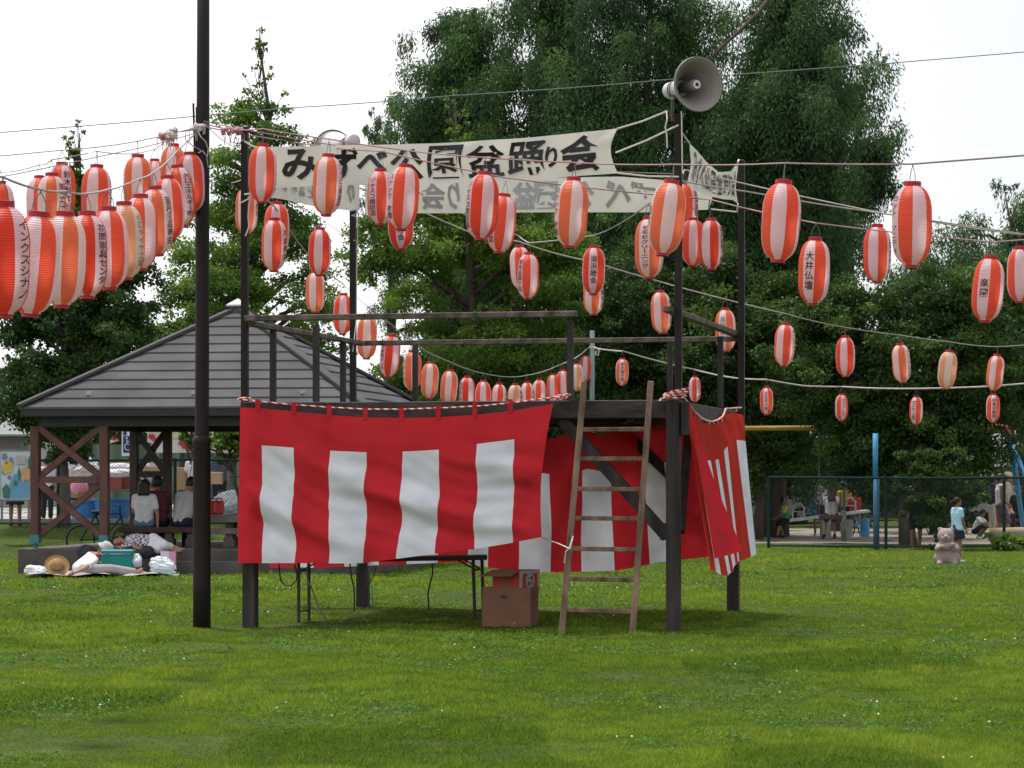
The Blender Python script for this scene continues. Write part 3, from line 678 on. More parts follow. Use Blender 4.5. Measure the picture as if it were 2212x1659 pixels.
g = MB(); g.prism([hi[0], hi[1], hi[1] - n_ * .03 + fn_ * .15 - Vector((0, 0, .055)), hi[0] - n_ * .10 + fn_ * .15 - Vector((0, 0, .06))], (0, 0, .006)); part(g, 'flap', M_CARD, bt)
g = MB(); g.prism([hi[0], hi[1], hi[2], hi[0] + (hi[2] - hi[1])], (0, 0, .006)); part(g, 'lid', M_CARD, bt)
cz = (lo[1].z + hi[1].z) / 2; cc = Vector((lo[1].x, lo[1].y, cz)) + e_ * .52; up = Vector((0, 0, 1))
def disc(c, rx, rz, ax1, nn, off, m=0, g=None):
    g.prism([Vector(c) + ax1 * math.cos(k * math.pi / 12) * rx + up * math.sin(k * math.pi / 12) * rz for k in range(24)], nn * off, m)
g = MB(); hh = (hi[1].z - lo[1].z)
g.prism([cc + en * s * eL * .36 + up * t_ * hh * .36 for s, t_ in ((-1, -1), (1, -1), (1, 1), (-1, 1))], fe * .002); part(g, 'red_panel', M_CARDR, bt)
g = MB(); disc(cc + fe * .002, eL * .21, hh * .40, en, fe, .002, g=g); part(g, 'white_oval', M_CARDW, bt)
def flatletters(s, c, ax1, nn, w, h, off=.02, space=1.0):
    vs, fs = textmesh(s, off, space); xa, xb = min(v[0] for v in vs), max(v[0] for v in vs); ya, yb = min(v[1] for v in vs), max(v[1] for v in vs)
    return [Vector(c) + ax1 * ((x - xa) / (xb - xa) - .5) * w + up * ((y - ya) / (yb - ya) - .5) * h + nn * .0055 for x, y in vs], fs
g = MB(); g.add(*flatletters('一番', cc + up * hh * .13, en, fe, eL * .26, hh * .22)); g.add(*flatletters('搾り', cc - up * hh * .13, en, fe, eL * .30, hh * .24)); part(g, 'lettering', M_BLUE, bt)
g = MB(); c0 = lo[0].lerp(lo[1], .48); c0 = Vector((c0.x, c0.y, lerp(lo[0].z, hi[0].z, .36)))
g.prism([c0 + n_ * math.cos(k * math.pi / 12) * .042 + up * math.sin(k * math.pi / 12) * .05 for k in range(24)], fn_ * .002); part(g, 'round_mark', M_CARD, bt)

M_CABLE = mat('black_cable', (.02, .02, .02), .6, .1); M_CABLEG = mat('grey_cable', (.22, .21, .2), .6, .1)
def cz_(pts, Y): return [(x, y, Y) for x, y in pts]
def FZ(pts): return [(610 + x * .20222, 1179 + y * .20222) for x, y in pts]
cord('power_cable', 'black cable hanging in a loop at the left end of the folding table', cz_(FZ([(-30, 60), (-40, 200), (-20, 370), (30, 420), (90, 425), (150, 370), (158, 300), (130, 200)]), 29.0), .009, M_CABLE, 'cable')
cord('power_cable', 'grey cable curving from the table end down to the grass', cz_(FZ([(255, 230), (265, 350), (330, 500), (400, 690), (460, 790), (550, 840), (640, 800), (740, 740), (830, 725), (900, 790), (935, 850)]), 29.2), .008, M_CABLEG, 'cable')
cord('power_cable', 'black cable dropping beside the far tower post under the deck', cz_(FZ([(720, 190), (735, 330), (765, 450), (770, 600), (765, 700), (780, 790)]), 31.5), .010, M_CABLE, 'cable')
cord('power_cable', 'wavy black cable hanging freely from the table top to the grass', cz_(FZ([(1600, 190), (1605, 300), (1580, 390), (1555, 500), (1558, 600), (1566, 690)]), 30.0), .010, M_CABLE, 'cable')
cord('power_cable', 'thin crossing wire behind the table next to the far tower post', cz_(FZ([(1000, 230), (970, 330), (930, 400), (900, 480), (900, 600), (860, 680)]), 31.0), .006, M_CABLE, 'cable')
cord('power_cable', 'thin straight wire dropping to a coil on the shaded grass', cz_(FZ([(925, 230), (940, 380), (958, 480), (960, 640), (985, 760), (1030, 820), (1090, 845), (1110, 815), (1180, 850), (1260, 830), (1350, 800), (1385, 810), (1380, 845)]), 30.4), .006, M_CABLEG, 'cable')
# ------------------------------------------------------------------ paper lanterns on strings
LH = .65                                                # collar top to collar bottom
LR = .148
def lprof(t):                                            # t -1 bottom .. 1 top -> radius
    a = abs(t); return max(.062, LR * (1 - a ** 3.3) ** .42) if a < 1 else .062
def lantern_mats(tag_, red, wht):
    a = mat('lantern_red_' + tag_, red, .45, .07, 5, trans=.52, spec=.35); b = mat('lantern_white_' + tag_, wht, .45, .05, 5, trans=.52, spec=.35)
    return [a, b]
LM = {'r': lantern_mats('bright', (.88, .145, .072), (.85, .76, .81)), 'o': lantern_mats('faded', (.85, .23, .11), (.85, .77, .785)),
      'p': lantern_mats('pale', (.82, .42, .26), (.80, .73, .67)), 'd': lantern_mats('deep', (.82, .09, .045), (.83, .73, .78))}
M_COL = mat('lantern_collar', (.42, .012, .028), .45, .08, spec=.4)
M_WIRE = mat('hanger_wire', (.16, .15, .15), .5, .1, metal=.6)
M_LINK = mat('lantern_ink', (.018, .016, .026), .6, .05); M_LINKB = mat('faded_blue_ink', (.20, .27, .36), .7, .05); M_LINKG = mat('faded_grey_ink', (.16, .155, .165), .7, .05)
H0 = LH / 2 - .025
def shade_mesh(mats, name, seed=0):
    rn = random.Random(seed); ph = [rn.uniform(0, 6.3) for _ in range(6)]; am = [rn.uniform(.2, 1) for _ in range(4)]
    g = MB(); nr, ns = 44, 48; vs = []
    for i in range(nr * 2 + 1):
        t = -1 + i / nr; r = lprof(t) + (.0022 if i % 2 else -.0016) * (1 if abs(t) < .97 else 0)
        for k in range(ns):
            a = (k + .5) / ns * 2 * math.pi; w = (1 - t * t) * (.014 * am[0] * math.sin(2 * a + ph[0] + 2 * t) + .012 * am[1] * math.sin(3 * a + ph[1] - 4 * t) + .010 * am[2] * math.sin(5 * t + ph[2]) + .012 * am[3] * math.sin(a + 7 * t + ph[3]))
            vs.append((r * (1 + w) * math.sin(a), -r * (1 + w) * math.cos(a), t * H0))
    fs, mi = [], []
    for i in range(nr * 2):
        for k in range(ns):
            fs.append((i * ns + k, i * ns + (k + 1) % ns, (i + 1) * ns + (k + 1) % ns, (i + 1) * ns + k))
            ang = ((k + 1) / ns * 360) % 360; s = int(((ang + 22.5) % 360) // 45); mi.append(1 if s % 2 == 0 else 0)
    g.v = vs; g.f = fs; g.m = mi
    o = g.build(name, mats, smooth=False); me = o.data; bpy.data.objects.remove(o); return me
SM = {k: [shade_mesh(LM[k], 'shade', 10 * i + j) for j in range(4)] for i, k in enumerate(LM)}
RN = random.Random(5)
def ring_mesh(top):
    g = MB(); s = 1 if top else -1; r = .064 if top else .052
    g.lathe([(r - .006, s * (H0 - .012)), (r, s * (H0 - .012)), (r + .001, s * (H0 + .022)), (r - .008, s * (H0 + .024)), (r - .010, s * (H0 - .010))], n=28)
    if not top: g.lathe([(.001, s * (H0 + .004)), (r - .01, s * (H0 + .004))], n=28)
    o = g.build('collar', M_COL, smooth=False); me = o.data; bpy.data.objects.remove(o); return me
RT, RB = ring_mesh(True), ring_mesh(False)
def wrap_text(s, m):
    key = ('wrap', s)
    if key in _tcache: return _tcache[key]
    g = MB(); chars = list(s); L = .44; pitch = min(.092, L / len(chars)); y0 = pitch * (len(chars) - 1) / 2
    for i, ch in enumerate(chars):
        if ch in ' 　': continue
        vs, fs = textmesh(ch, .012)
        xc = 0; yc = .37; sx = .088; sy = min(.088, pitch * 1.02)
        vs = [((x - xc) * sx, (y - yc) * sy + y0 - i * pitch) for x, y in vs]
        vs, fs = cut_strip(vs, fs, [-.03, -.015, 0, .015, .03], [])
        pts = []
        for x, y in vs:
            t = y / H0; r = lprof(t) * 1.012 + .0055; a = x / LR; pts.append((r * math.sin(a), -r * math.cos(a), y))
        g.add(pts, fs)
    o = g.build('lettering', m); me = o.data; bpy.data.objects.remove(o); _tcache[key] = me; return me
M_BULB = mat('bulb_glass', (.8, .75, .7), .2, .02)
g = MB(); g.tube([(-.045, 0, H0 + .02), (-.036, 0, H0 + .08), (-.012, 0, H0 + .125), (0, 0, H0 + .14), (.012, 0, H0 + .125), (.036, 0, H0 + .08), (.045, 0, H0 + .02)], .0032, 4)
g.tube([(0, 0, H0 + .13), (0, 0, H0 + .16)], .005, 5)
o = g.build('hanger', M_WIRE); HANG = o.data; bpy.data.objects.remove(o)
strings = {}
def lantern(sid, xt, yt, xb, yb, yaw, tone, text, label, ink=None, group=None, dY=0):
    h = math.hypot(yb - yt, xb - xt); Y = LH * F / h + dY
    a, b = P(xt, yt, Y), P(xb, yb, Y); c = (a + b) / 2; up_ = (a - b).normalized()
    rt = thing('paper_lantern', label, 'lantern', tuple(c), group)
    up_ = (up_ + Vector((RN.gauss(0, .012), RN.gauss(0, .03), 0))).normalized(); q = Vector((0, 0, 1)).rotation_difference(up_); look = math.degrees(math.atan2((xt - CX), F))
    rt.rotation_mode = 'QUATERNION'; rt.rotation_quaternion = q @ Quaternion((0, 0, 1), R(yaw - look))
    sc_ = h / F * Y / LH; rt.scale = (sc_, sc_, sc_)
    for nm, me in (('shade', SM[tone][RN.randrange(4)]), ('collar', RT), ('collar', RB), ('hanger', HANG)):
        o = bpy.data.objects.new(nm, me); COL.objects.link(o); o.parent = rt
    if text:
        me = wrap_text(text, ink or M_LINK)
        for k in (0, 1):
            o = bpy.data.objects.new('lettering', me); COL.objects.link(o); o.parent = rt; o.rotation_euler = (0, 0, math.pi * k)
            if ink: o.material_slots[0].link = 'OBJECT'; o.material_slots[0].material = ink
    top = c + up_ * (H0 + .155)
    if sid: strings.setdefault(sid, []).append(top)
    return rt
G = {'A': 'lanterns on the near string', 'B': 'lanterns on the strings behind the near row', 'C': 'lanterns on the long front string', 'C2': 'lanterns on the second front string', 'C3': 'lanterns on the third string', 'D': 'lanterns on the descending string', 'E': 'lanterns by the side of the tower', 'F': 'lanterns on the string behind the tower', 'Gs': 'lanterns on the back cross string', 'J': 'small lanterns on the far string'}
def L(sid, *a, **k):
    if sid == 'J': k['dY'] = -3.6
    return lantern(sid, *a, group=G[sid[0] if sid in ('B1', 'B2') else sid], **k)
# near row at the left edge, nearest first
L('A', 9, 434, 4, 689, 52, 'd', 'インクスシナノ', 'largest lantern, cut by the picture edge, six black phonetic characters down its white stripe')
L('A', 84, 456, 65, 686, -8, 'r', '', 'second largest near lantern with a broad blank white stripe facing the lawn')
L('A', 143, 456, 130, 666, -22, 'o', '', 'third near lantern, faded orange with a slightly yellowed white stripe')
L('A', 189, 456, 187, 648, 50, 'd', '花岡家具センタ', 'deep red near lantern with a column of black characters at its right edge')
L('A', 235, 446, 236, 628, -12, 'r', '', 'fifth near lantern, blank white stripe in front and bright ribbed red side')
L('A', 268, 435, 272, 606, 62, 'p', '小口タイヤ工場', 'palest near lantern, washed-out orange with faint writing at its right edge', ink=M_LINKG)
L('A', 302, 419, 304, 586, -48, 'r', '', 'bright red near lantern between the palest lantern and one with a long black inscription')
L('A', 334, 402, 342, 554, 55, 'o', '望月食品商会', 'orange lantern with dense black inscription, fourth from the brown pole on the near string')
L('A', 361, 379, 369, 522, -3, 'r', '', 'blank lantern third from the brown pole, white stripe in front')
L('A', 382, 356, 396, 492, 38, 'r', '井口エネルギｌ㈱', 'lantern next but one to the brown pole with clear black characters on white')
L('A', 409, 328, 415, 461, -6, 'r', '', 'lantern hanging against the brown pole at the start of the near string')
# strings behind
L('B2', 3, 391, 8, 505, 60, 'r', '小松', 'lantern half cut by the picture edge above the largest lantern', dY=2)
L('B2', 84, 379, 86, 500, -45, 'r', '', 'lantern peeping out behind the one with the glowing orange stripe, white left side')
L('B2', 110, 373, 112, 512, 48, 'o', '㈲ニコニコ', 'lantern above the second near lantern with a glowing orange stripe and black writing')
L('B1', 133, 350, 134, 478, 24, 'r', '鈴木製作所', 'lantern with three large black characters in front of the small bare-topped ginkgo')
L('B2', 209, 355, 207, 497, 78, 'r', '小林石材', 'lantern just right of the small ginkgo top, wide white stripe and print at its edge')
L('B1', 299, 333, 298, 470, -90, 'o', '東亜電機', 'broad lantern whose white stripe stands free against the sky left of the crowded ones')
L('B2', 334, 343, 335, 450, 10, 'r', '', 'half-hidden lantern squeezed between two bigger ones below the white sockets')
L('B2', 375, 310, 374, 434, -8, 'o', '', 'uppermost lantern of the left cluster right under the bunch of white sockets')
# front string over the tower
L('C', 568, 310, 565, 440, 88, 'r', '信州印刷所', 'first lantern right of the slim corner post, hanging over the end of the brush-lettered banner', dY=-1.7)
L('C', 709, 332, 705, 468, 66, 'o', 'ジャスコ諏訪店', 'lantern covering the second brush character of the front banner, black print on its right edge', dY=-1.2)
L('C', 875, 354, 868, 499, -62, 'r', 'スナック 時間', 'larger of two touching lanterns below the banner middle, sparse print at left edge')
L('C', 1048, 370, 1036, 521, -66, 'd', 'ジャスコ諏訪店', 'tilted lantern below the sixth brush character, red stripe in front, print on left edge')
L('C', 1239, 382, 1230, 537, -68, 'o', 'スナック 時間', 'plump faded orange lantern under the last brush character of the front banner')
L('C', 1451, 388, 1431, 554, -80, 'o', '諏訪', 'big tilted faded lantern hanging right in front of the post under the horn speaker')
L('C', 1694, 388, 1680, 569, 86, 'r', '大和', 'big blank lantern with white centre stripe against the dark conifers beside the tower')
L('C', 1971, 392, 1969, 580, -62, 'r', 'カット ソニティ', 'largest lantern against the open sky, spaced black phonetic print on its left edge')
# second front string
L('C2', 822, 364, 822, 488, -38, 'r', 'ジャスコ諏訪店', 'smaller of the two touching lanterns below the banner, seven clear black characters', dY=-3.8)
L('C2', 1090, 418, 1078, 549, -48, 'r', '喜楽 吉谷堂', 'lantern half behind the tilted one, two black characters low on its left', dY=-2.3)
L('C2', 1497, 470, 1497, 577, 5, 'r', '', 'blank lantern between the tower post and the glowing red lantern', dY=-7.5)
L('C2', 1536, 471, 1536, 584, 66, 'd', '湖浜盆踊り会', 'glowing red lantern with print at its right edge under the twisted banner', dY=-6)
L('C2', 1761, 512, 1756, 660, -18, 'r', '大井仏壇', 'lantern with four well-spaced black characters before the dark trees')
L('C2', 2140, 552, 2128, 698, -14, 'r', '楽園', 'lantern with two large characters, the lower one boxed, near the picture edge')
L('C3', 1478, 392, 1480, 519, 62, 'r', '湖浜盆踊り会', 'lantern behind the corner post with a long black inscription beside the twisted banner')
L('C3', 1894, 484, 1895, 612, 76, 'r', '上諏訪商店', 'middling blank-fronted lantern with a wire passing before its top, beside the largest sky lantern')
L('C3', 2203, 532, 2204, 655, 2, 'r', '', 'lantern cut by the right picture edge behind the one with the boxed character')
# left side of the tower
L('E', 532, 402, 533, 508, 68, 'o', '信州', 'lantern partly hidden behind the slim corner post')
L('E', 598, 435, 599, 551, 88, 'r', '高島産業', 'narrow white-striped lantern below the first lantern of the front string')
L('E', 691, 491, 690, 597, 86, 'd', '片倉商店', 'deep red lantern with narrow white stripe above the roof slope of the pavilion')
L('D', 594, 470, 590, 588, 62, 'r', '片倉商会', 'lantern showing only its lower half beneath the narrow white-striped one')
L('D', 681, 585, 681, 677, 76, 'o', '神宮寺', 'orange lantern directly below the deep red one, dotted print at its edge')
L('D', 742, 633, 740, 724, 2, 'r', '', 'lantern cut by the far tower pole, just above the front handrail')
L('D', 793, 681, 792, 777, 3, 'o', '', 'lantern crossed by both handrails, blank white stripe in front')
L('D', 846, 722, 839, 816, -50, 'd', '花岡家具センタ', 'lantern below the handrail with black characters down its left white stripe')
L('D', 891, 756, 890, 845, -70, 'o', '共栄信用', 'faded lantern crossed by the upright of the far handrail')
L('D', 931, 781, 926, 863, 0, 'o', '', 'orange lantern right beside the upright of the far handrail')
L('D', 972, 798, 968, 878, -2, 'o', '', 'first lantern of the chain cut off by the deck edge, orange and blank')
L('D', 1010, 812, 1008, 888, -55, 'd', '㈲伊藤石材', 'chain lantern above the deck with a black inscription at its left')
L('D', 1044, 821, 1043, 894, 3, 'r', '', 'narrow chain lantern above the deck between the inscribed one and the lowest ones')
L('D', 1078, 827, 1077, 899, 60, 'r', '十日町', 'lowest chain lantern with a glowing red stripe and print at its right')
L('D', 1113, 828, 1113, 898, 56, 'p', '松原商会', 'palest chain lantern above the deck, washed orange')
L('D', 1139, 824, 1139, 892, 60, 'r', '田中屋', 'narrow chain lantern tucked behind the palest one')
L('D', 1165, 818, 1165, 884, -50, 'r', '', 'chain lantern with a red centre stripe above the curtain rope')
L('D', 1195, 807, 1196, 871, -8, 'r', '', 'chain lantern just above the red rope knot, white stripe in front')
L('D', 1216, 798, 1216, 862, 6, 'r', '', 'chain lantern hidden in part by the last front rail upright')
L('D', 1246, 784, 1247, 846, -20, 'p', '', 'small whitish chain lantern between the rail upright and the ladder top')
L('D', 1265, 767, 1264, 826, 0, 'r', '', 'small chain lantern next to the grey post at the string end')
# string behind the tower to the right
L('F', 1426, 627, 1430, 722, 70, 'o', '松下商店', 'faded lantern beside the corner post just above the handrail end')
L('F', 1567, 665, 1567, 761, -14, 'o', '長野銀行', 'faded lantern with blue characters behind the side handrail', ink=M_LINKB)
L('F', 1696, 697, 1694, 793, 62, 'r', 'ターミナルコエツ', 'lantern with tall black inscription, first one clear of the tower on the middle string')
L('F', 1826, 725, 1826, 815, 84, 'd', '', 'red lantern with plain white centre on the middle string over the playground')
L('F', 1943, 741, 1951, 828, 56, 'o', 'トヨタ販売', 'tilted faded lantern with washed-out blue writing on the middle string', ink=M_LINKB)
L('F', 2051, 756, 2042, 842, -80, 'p', '富士屋', 'palest lantern of the middle string, leaning, its white turned yellowish', ink=M_LINKB)
L('F', 2155, 765, 2145, 845, 74, 'o', '宮坂', 'last lantern of the middle string, hanging just above a small inscribed one')
L('F', 1282, 585, 1282, 682, 60, 'o', '長野県信連', 'faded lantern whose lower half shows beneath the four-character red one')
# back cross string
L('Gs', 866, 420, 866, 541, 2, 'd', '湖浜盆踊り会', 'red lantern with only its lower end and two characters showing under the touching pair')
L('Gs', 1122, 529, 1126, 627, -48, 'r', '', 'slanting lantern mostly hidden behind the inscribed one in the gap below the banner')
L('Gs', 1142, 545, 1140, 648, -52, 'r', '湖浜盆踊り会', 'bright lantern with six small characters at its left, below the banner middle')
L('Gs', 1282, 530, 1283, 638, 0, 'd', '湖浜睦会', 'deep red lantern with four black characters on its front white stripe, slightly dented')
L('Gs', 1402, 467, 1403, 604, -18, 'o', 'モモセクリｌニング', 'orange lantern with a tall phonetic inscription left of the corner post')
# far string
L('J', 1344, 773, 1344, 834, 3, 'o', '鈴木製作所', 'small far lantern with five characters hanging between the ladder rails', ink=None)
L('J', 1501, 812, 1501, 869, 45, 'r', '井口エネルギｌ㈱', 'small far lantern just above the red rope bundle of the side curtain')
L('J', 1656, 835, 1656, 897, -4, 'r', 'うなぎ小林', 'small far lantern with rounded script and two characters beside the tower corner')
L('J', 1818, 850, 1818, 910, 20, 'r', 'レストラン法力', 'small far lantern below the plain white-centred red one')
L('J', 1979, 855, 1979, 918, -22, 'r', '㈱パナホｌム東海', 'small far lantern touching the yellow swing bar')
L('J', 2145, 850, 2145, 914, 10, 'r', '㈱東洋開発', 'small far lantern above the red elbow of the swing frame')

M_STR = mat('lantern_string', (.40, .35, .345), .8, .15); M_STRP = mat('pinkish_string', (.34, .20, .21), .8, .15)
def string(sid, label, start, end, extra=(), r=.009, m=M_STR, sag=.02):
    pts = list(strings.get(sid, [])) + [P(*e) for e in extra]
    s, e = P(*start), P(*end); ax = (e - s).normalized()
    pts.sort(key=lambda p: p.x / p.y)
    if end[0] > 2212 and pts: d = (e - pts[-1]).normalized(); e = e + (d if sid is None else Vector((1, .15, .12)).normalized()) * 7
    if start[0] < 0 and pts: s = s + ((s - pts[0]).normalized() if sid is None else Vector((-1, .1, .10 if sid == 'A' else -.03)).normalized()) * 5
    if end[0] < 0 and pts: e = e + (e - pts[0]).normalized() * 5
    allp = [s] + pts + [e]; fine = []
    for i in range(len(allp) - 1):
        a, b = allp[i], allp[i + 1]
        for k in range(4):
            t = k / 4; q = a.lerp(b, t); q.z -= sag * (b - a).length * .25 * 4 * t * (1 - t); fine.append(q)
    fine.append(allp[-1])
    g = MB(); g.tube(fine, r, 5); return tag(g.build('lantern_string', m), label, 'string')
string('A', 'pale string carrying the near row of lanterns from the brown pole', (-140, 370, 12.0), (436, 275, 28.3), r=.0075)
string('B1', 'upper thin string behind the near lanterns', (-60, 372, 21), (436, 272, 28.4), r=.006)
string('B2', 'lower thin string behind the near lanterns', (-60, 392, 22), (436, 276, 28.4), r=.006)
string('C', 'long front string running from the brown pole across the banner to the sky', (442, 268, 28.3), (2300, 352, 18.5), [(500, 281, 28.6)], r=.007, m=M_STRP)
string('C2', 'second front string crossing the banner below the first', (442, 274, 28.3), (2300, 548, 25), [(640, 308, 29.5)], r=.007, m=M_STRP)
string('C3', 'third string running from the corner post towards the picture edge', (1466, 385, 27.4), (2300, 528, 29), r=.008)
string(None, 'unladen string beside the third lantern string', (1466, 390, 27.4), (2300, 510, 31), [(1620, 415, 27.8), (1900, 460, 29)], r=.008)
string('D', 'descending string sagging past the handrails to the grey post', (534, 388, 28.6), (1279, 748, 64), r=.010)
string('E', 'short string between the slim corner post and the far tower pole', (500, 395, 33), (766, 520, 32.3), r=.007)
string('F', 'string running from the far tower pole down over the playground', (766, 402, 32.3), (2320, 772, 48), [(907, 455, 33), (1010, 500, 33.5), (1120, 522, 34)], r=.010)
string('Gs', 'back cross string rising to the corner post', (766, 398, 32.3), (1464, 435, 27.5), r=.008)
string('J', 'far string of small lanterns running from the grey post', (1282, 751, 62), (2330, 826, 58.8), [(1590, 817, 58.8), (1740, 834, 58.8)], r=.018)
string(None, 'slanting wire from the brown pole past the sockets', (430, 285, 28.3), (-60, 385, 24), [(300, 320, 27)], r=.005, m=M_STRP)
string(None, 'upper slack wire from the brown pole to the tower corner', (440, 262, 28.3), (1464, 376, 27.4), [(600, 293, 28.5), (740, 316, 28.3), (1000, 352, 27.9)], r=.006, m=M_STRP)
string(None, 'thin overhead cable crossing high in front of the conifers', (-60, 284, 40), (2300, 96, 40), [(625, 233, 40), (985, 206, 40), (1440, 172, 40)], r=.0075, m=mat('overhead_cable', (.16, .20, .22), .6, .1))
# bunches of bulb sockets and wire ties by the pole
M_SOCK = mat('white_socket', (.55, .50, .50), .5, .15); M_SOCKR = mat('reddish_socket', (.45, .22, .24), .5, .2)
def sockets(label, x, y, Y, n, m, sx, sy, seed):
    rn = random.Random(seed); g = MB()
    for i in range(n):
        c = P(x + rn.uniform(-sx, sx), y + rn.uniform(-sy, sy), Y + rn.uniform(-.05, .05)); d = Vector((rn.uniform(-1, 1), rn.uniform(-.5, .5), rn.uniform(-.7, .7))).normalized()
        g.tube([c - d * .03, c, c + d * .028], [.02, .024, .018], 8)
        g.tube([c + d * .03, c + d * .06 + Vector((0, 0, -.03)), c + d * .05 + Vector((0, 0, -.09))], .004, 4)
    return tag(g.build('socket_bundle', m), label, 'sockets')
sockets('bunch of white bulb sockets above the uppermost left lantern', 372, 290, 27.9, 14, M_SOCK, 9, 10, 1)
sockets('bunch of grey bulb sockets on the string left of the white bunch', 352, 294, 27.7, 8, M_SOCKR, 10, 4, 2)
sockets('bunch of sockets strapped on the brown pole', 428, 275, 28.25, 10, M_SOCK, 12, 4, 3)
sockets('bunch of reddish sockets between the brown pole and the slim corner post', 500, 284, 28.3, 12, M_SOCKR, 20, 6, 4)
cord('wire_loop', 'white wire looping down the brown pole from the sockets', [(425, 278, 28.25), (434, 296, 28.2), (444, 306, 28.25), (450, 322, 28.3), (448, 338, 28.3), (438, 326, 28.25), (428, 330, 28.25)], .006, M_CORD, 'wire')
cord('wire_loop', 'grey wire drooping left of the brown pole under the sockets', [(428, 276, 28.2), (402, 283, 28.1), (400, 302, 28.1), (412, 312, 28.1), (436, 326, 28.2), (446, 336, 28.25), (450, 362, 28.3)], .005, M_STR, 'wire')
cord('wire_loop', 'wire drooping in an arc between the brown pole and the corner post', [(444, 270, 28.3), (476, 300, 28.3), (505, 318, 28.2), (528, 300, 28.2)], .005, M_STR, 'wire')
# ------------------------------------------------------------------ trees
M_BARK = mat('bark', (.075, .058, .045), .95, .35, 6, .6, 20, stretch=(1, 1, .2))
M_BARKG = mat('grey_bark', (.13, .115, .10), .95, .3, 6, .6, 25, stretch=(1, 1, .2))
LF_CON = leafmat('conifer_needles', (.023, .060, .026), (.092, .178, .054), .36)
LF_GIN = leafmat('ginkgo_leaves', (.055, .118, .022), (.195, .310, .050), .45)
LF_DRK = leafmat('dark_broad_leaves', (.024, .058, .018), (.080, .135, .030), .28)
LF_CHE = leafmat('cherry_leaves', (.024, .060, .016), (.100, .170, .035), .32)
def unit(v): return v / np.maximum(np.linalg.norm(v, axis=1, keepdims=True), 1e-6)
def leaves(centres, n_per, rad, size, asp, droop, rg, tone_c, flat=.8, shell=.5, fringe=0, cref=1.0):
    """diamond leaves scattered through ellipsoidal clumps"""
    n_per = np.maximum(8, n_per * (rad / cref) ** 2).astype(int); c = np.repeat(centres, n_per, 0); r = np.repeat(rad, n_per); t = np.repeat(tone_c, n_per); n = len(c)
    d = unit(rg.randn(n, 3)); rr = r * (shell + (1 - shell) * rg.rand(n)) * rg.rand(n) ** .18
    p = c + d * rr[:, None] * np.array([1, 1, flat])
    if fringe:
        f = rg.rand(n) < .35; p[f, 2] -= rg.rand(f.sum()) * r[f] * fringe
    ax = unit(rg.randn(n, 3) * (1 - droop) + np.array([0, 0, -1.0]) * droop + d * .35)
    sdv = unit(np.cross(ax, rg.randn(n, 3)))
    L_ = size * (.6 + .8 * rg.rand(n)); w = L_ * asp
    a, b = ax * L_[:, None] * .5, sdv * w[:, None] * .5
    q = np.stack([p - a, p - a * .1 + b, p + a, p - a * .1 - b], 1)
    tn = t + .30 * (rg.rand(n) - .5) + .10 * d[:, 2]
    return q, tn
def prof_at(prof, y):                                    # prof rows (y, xl, xr) in image rows -> interpolated
    ys_ = [p[0] for p in prof]; return np.interp(y, ys_, [p[1] for p in prof]), np.interp(y, ys_, [p[2] for p in prof])
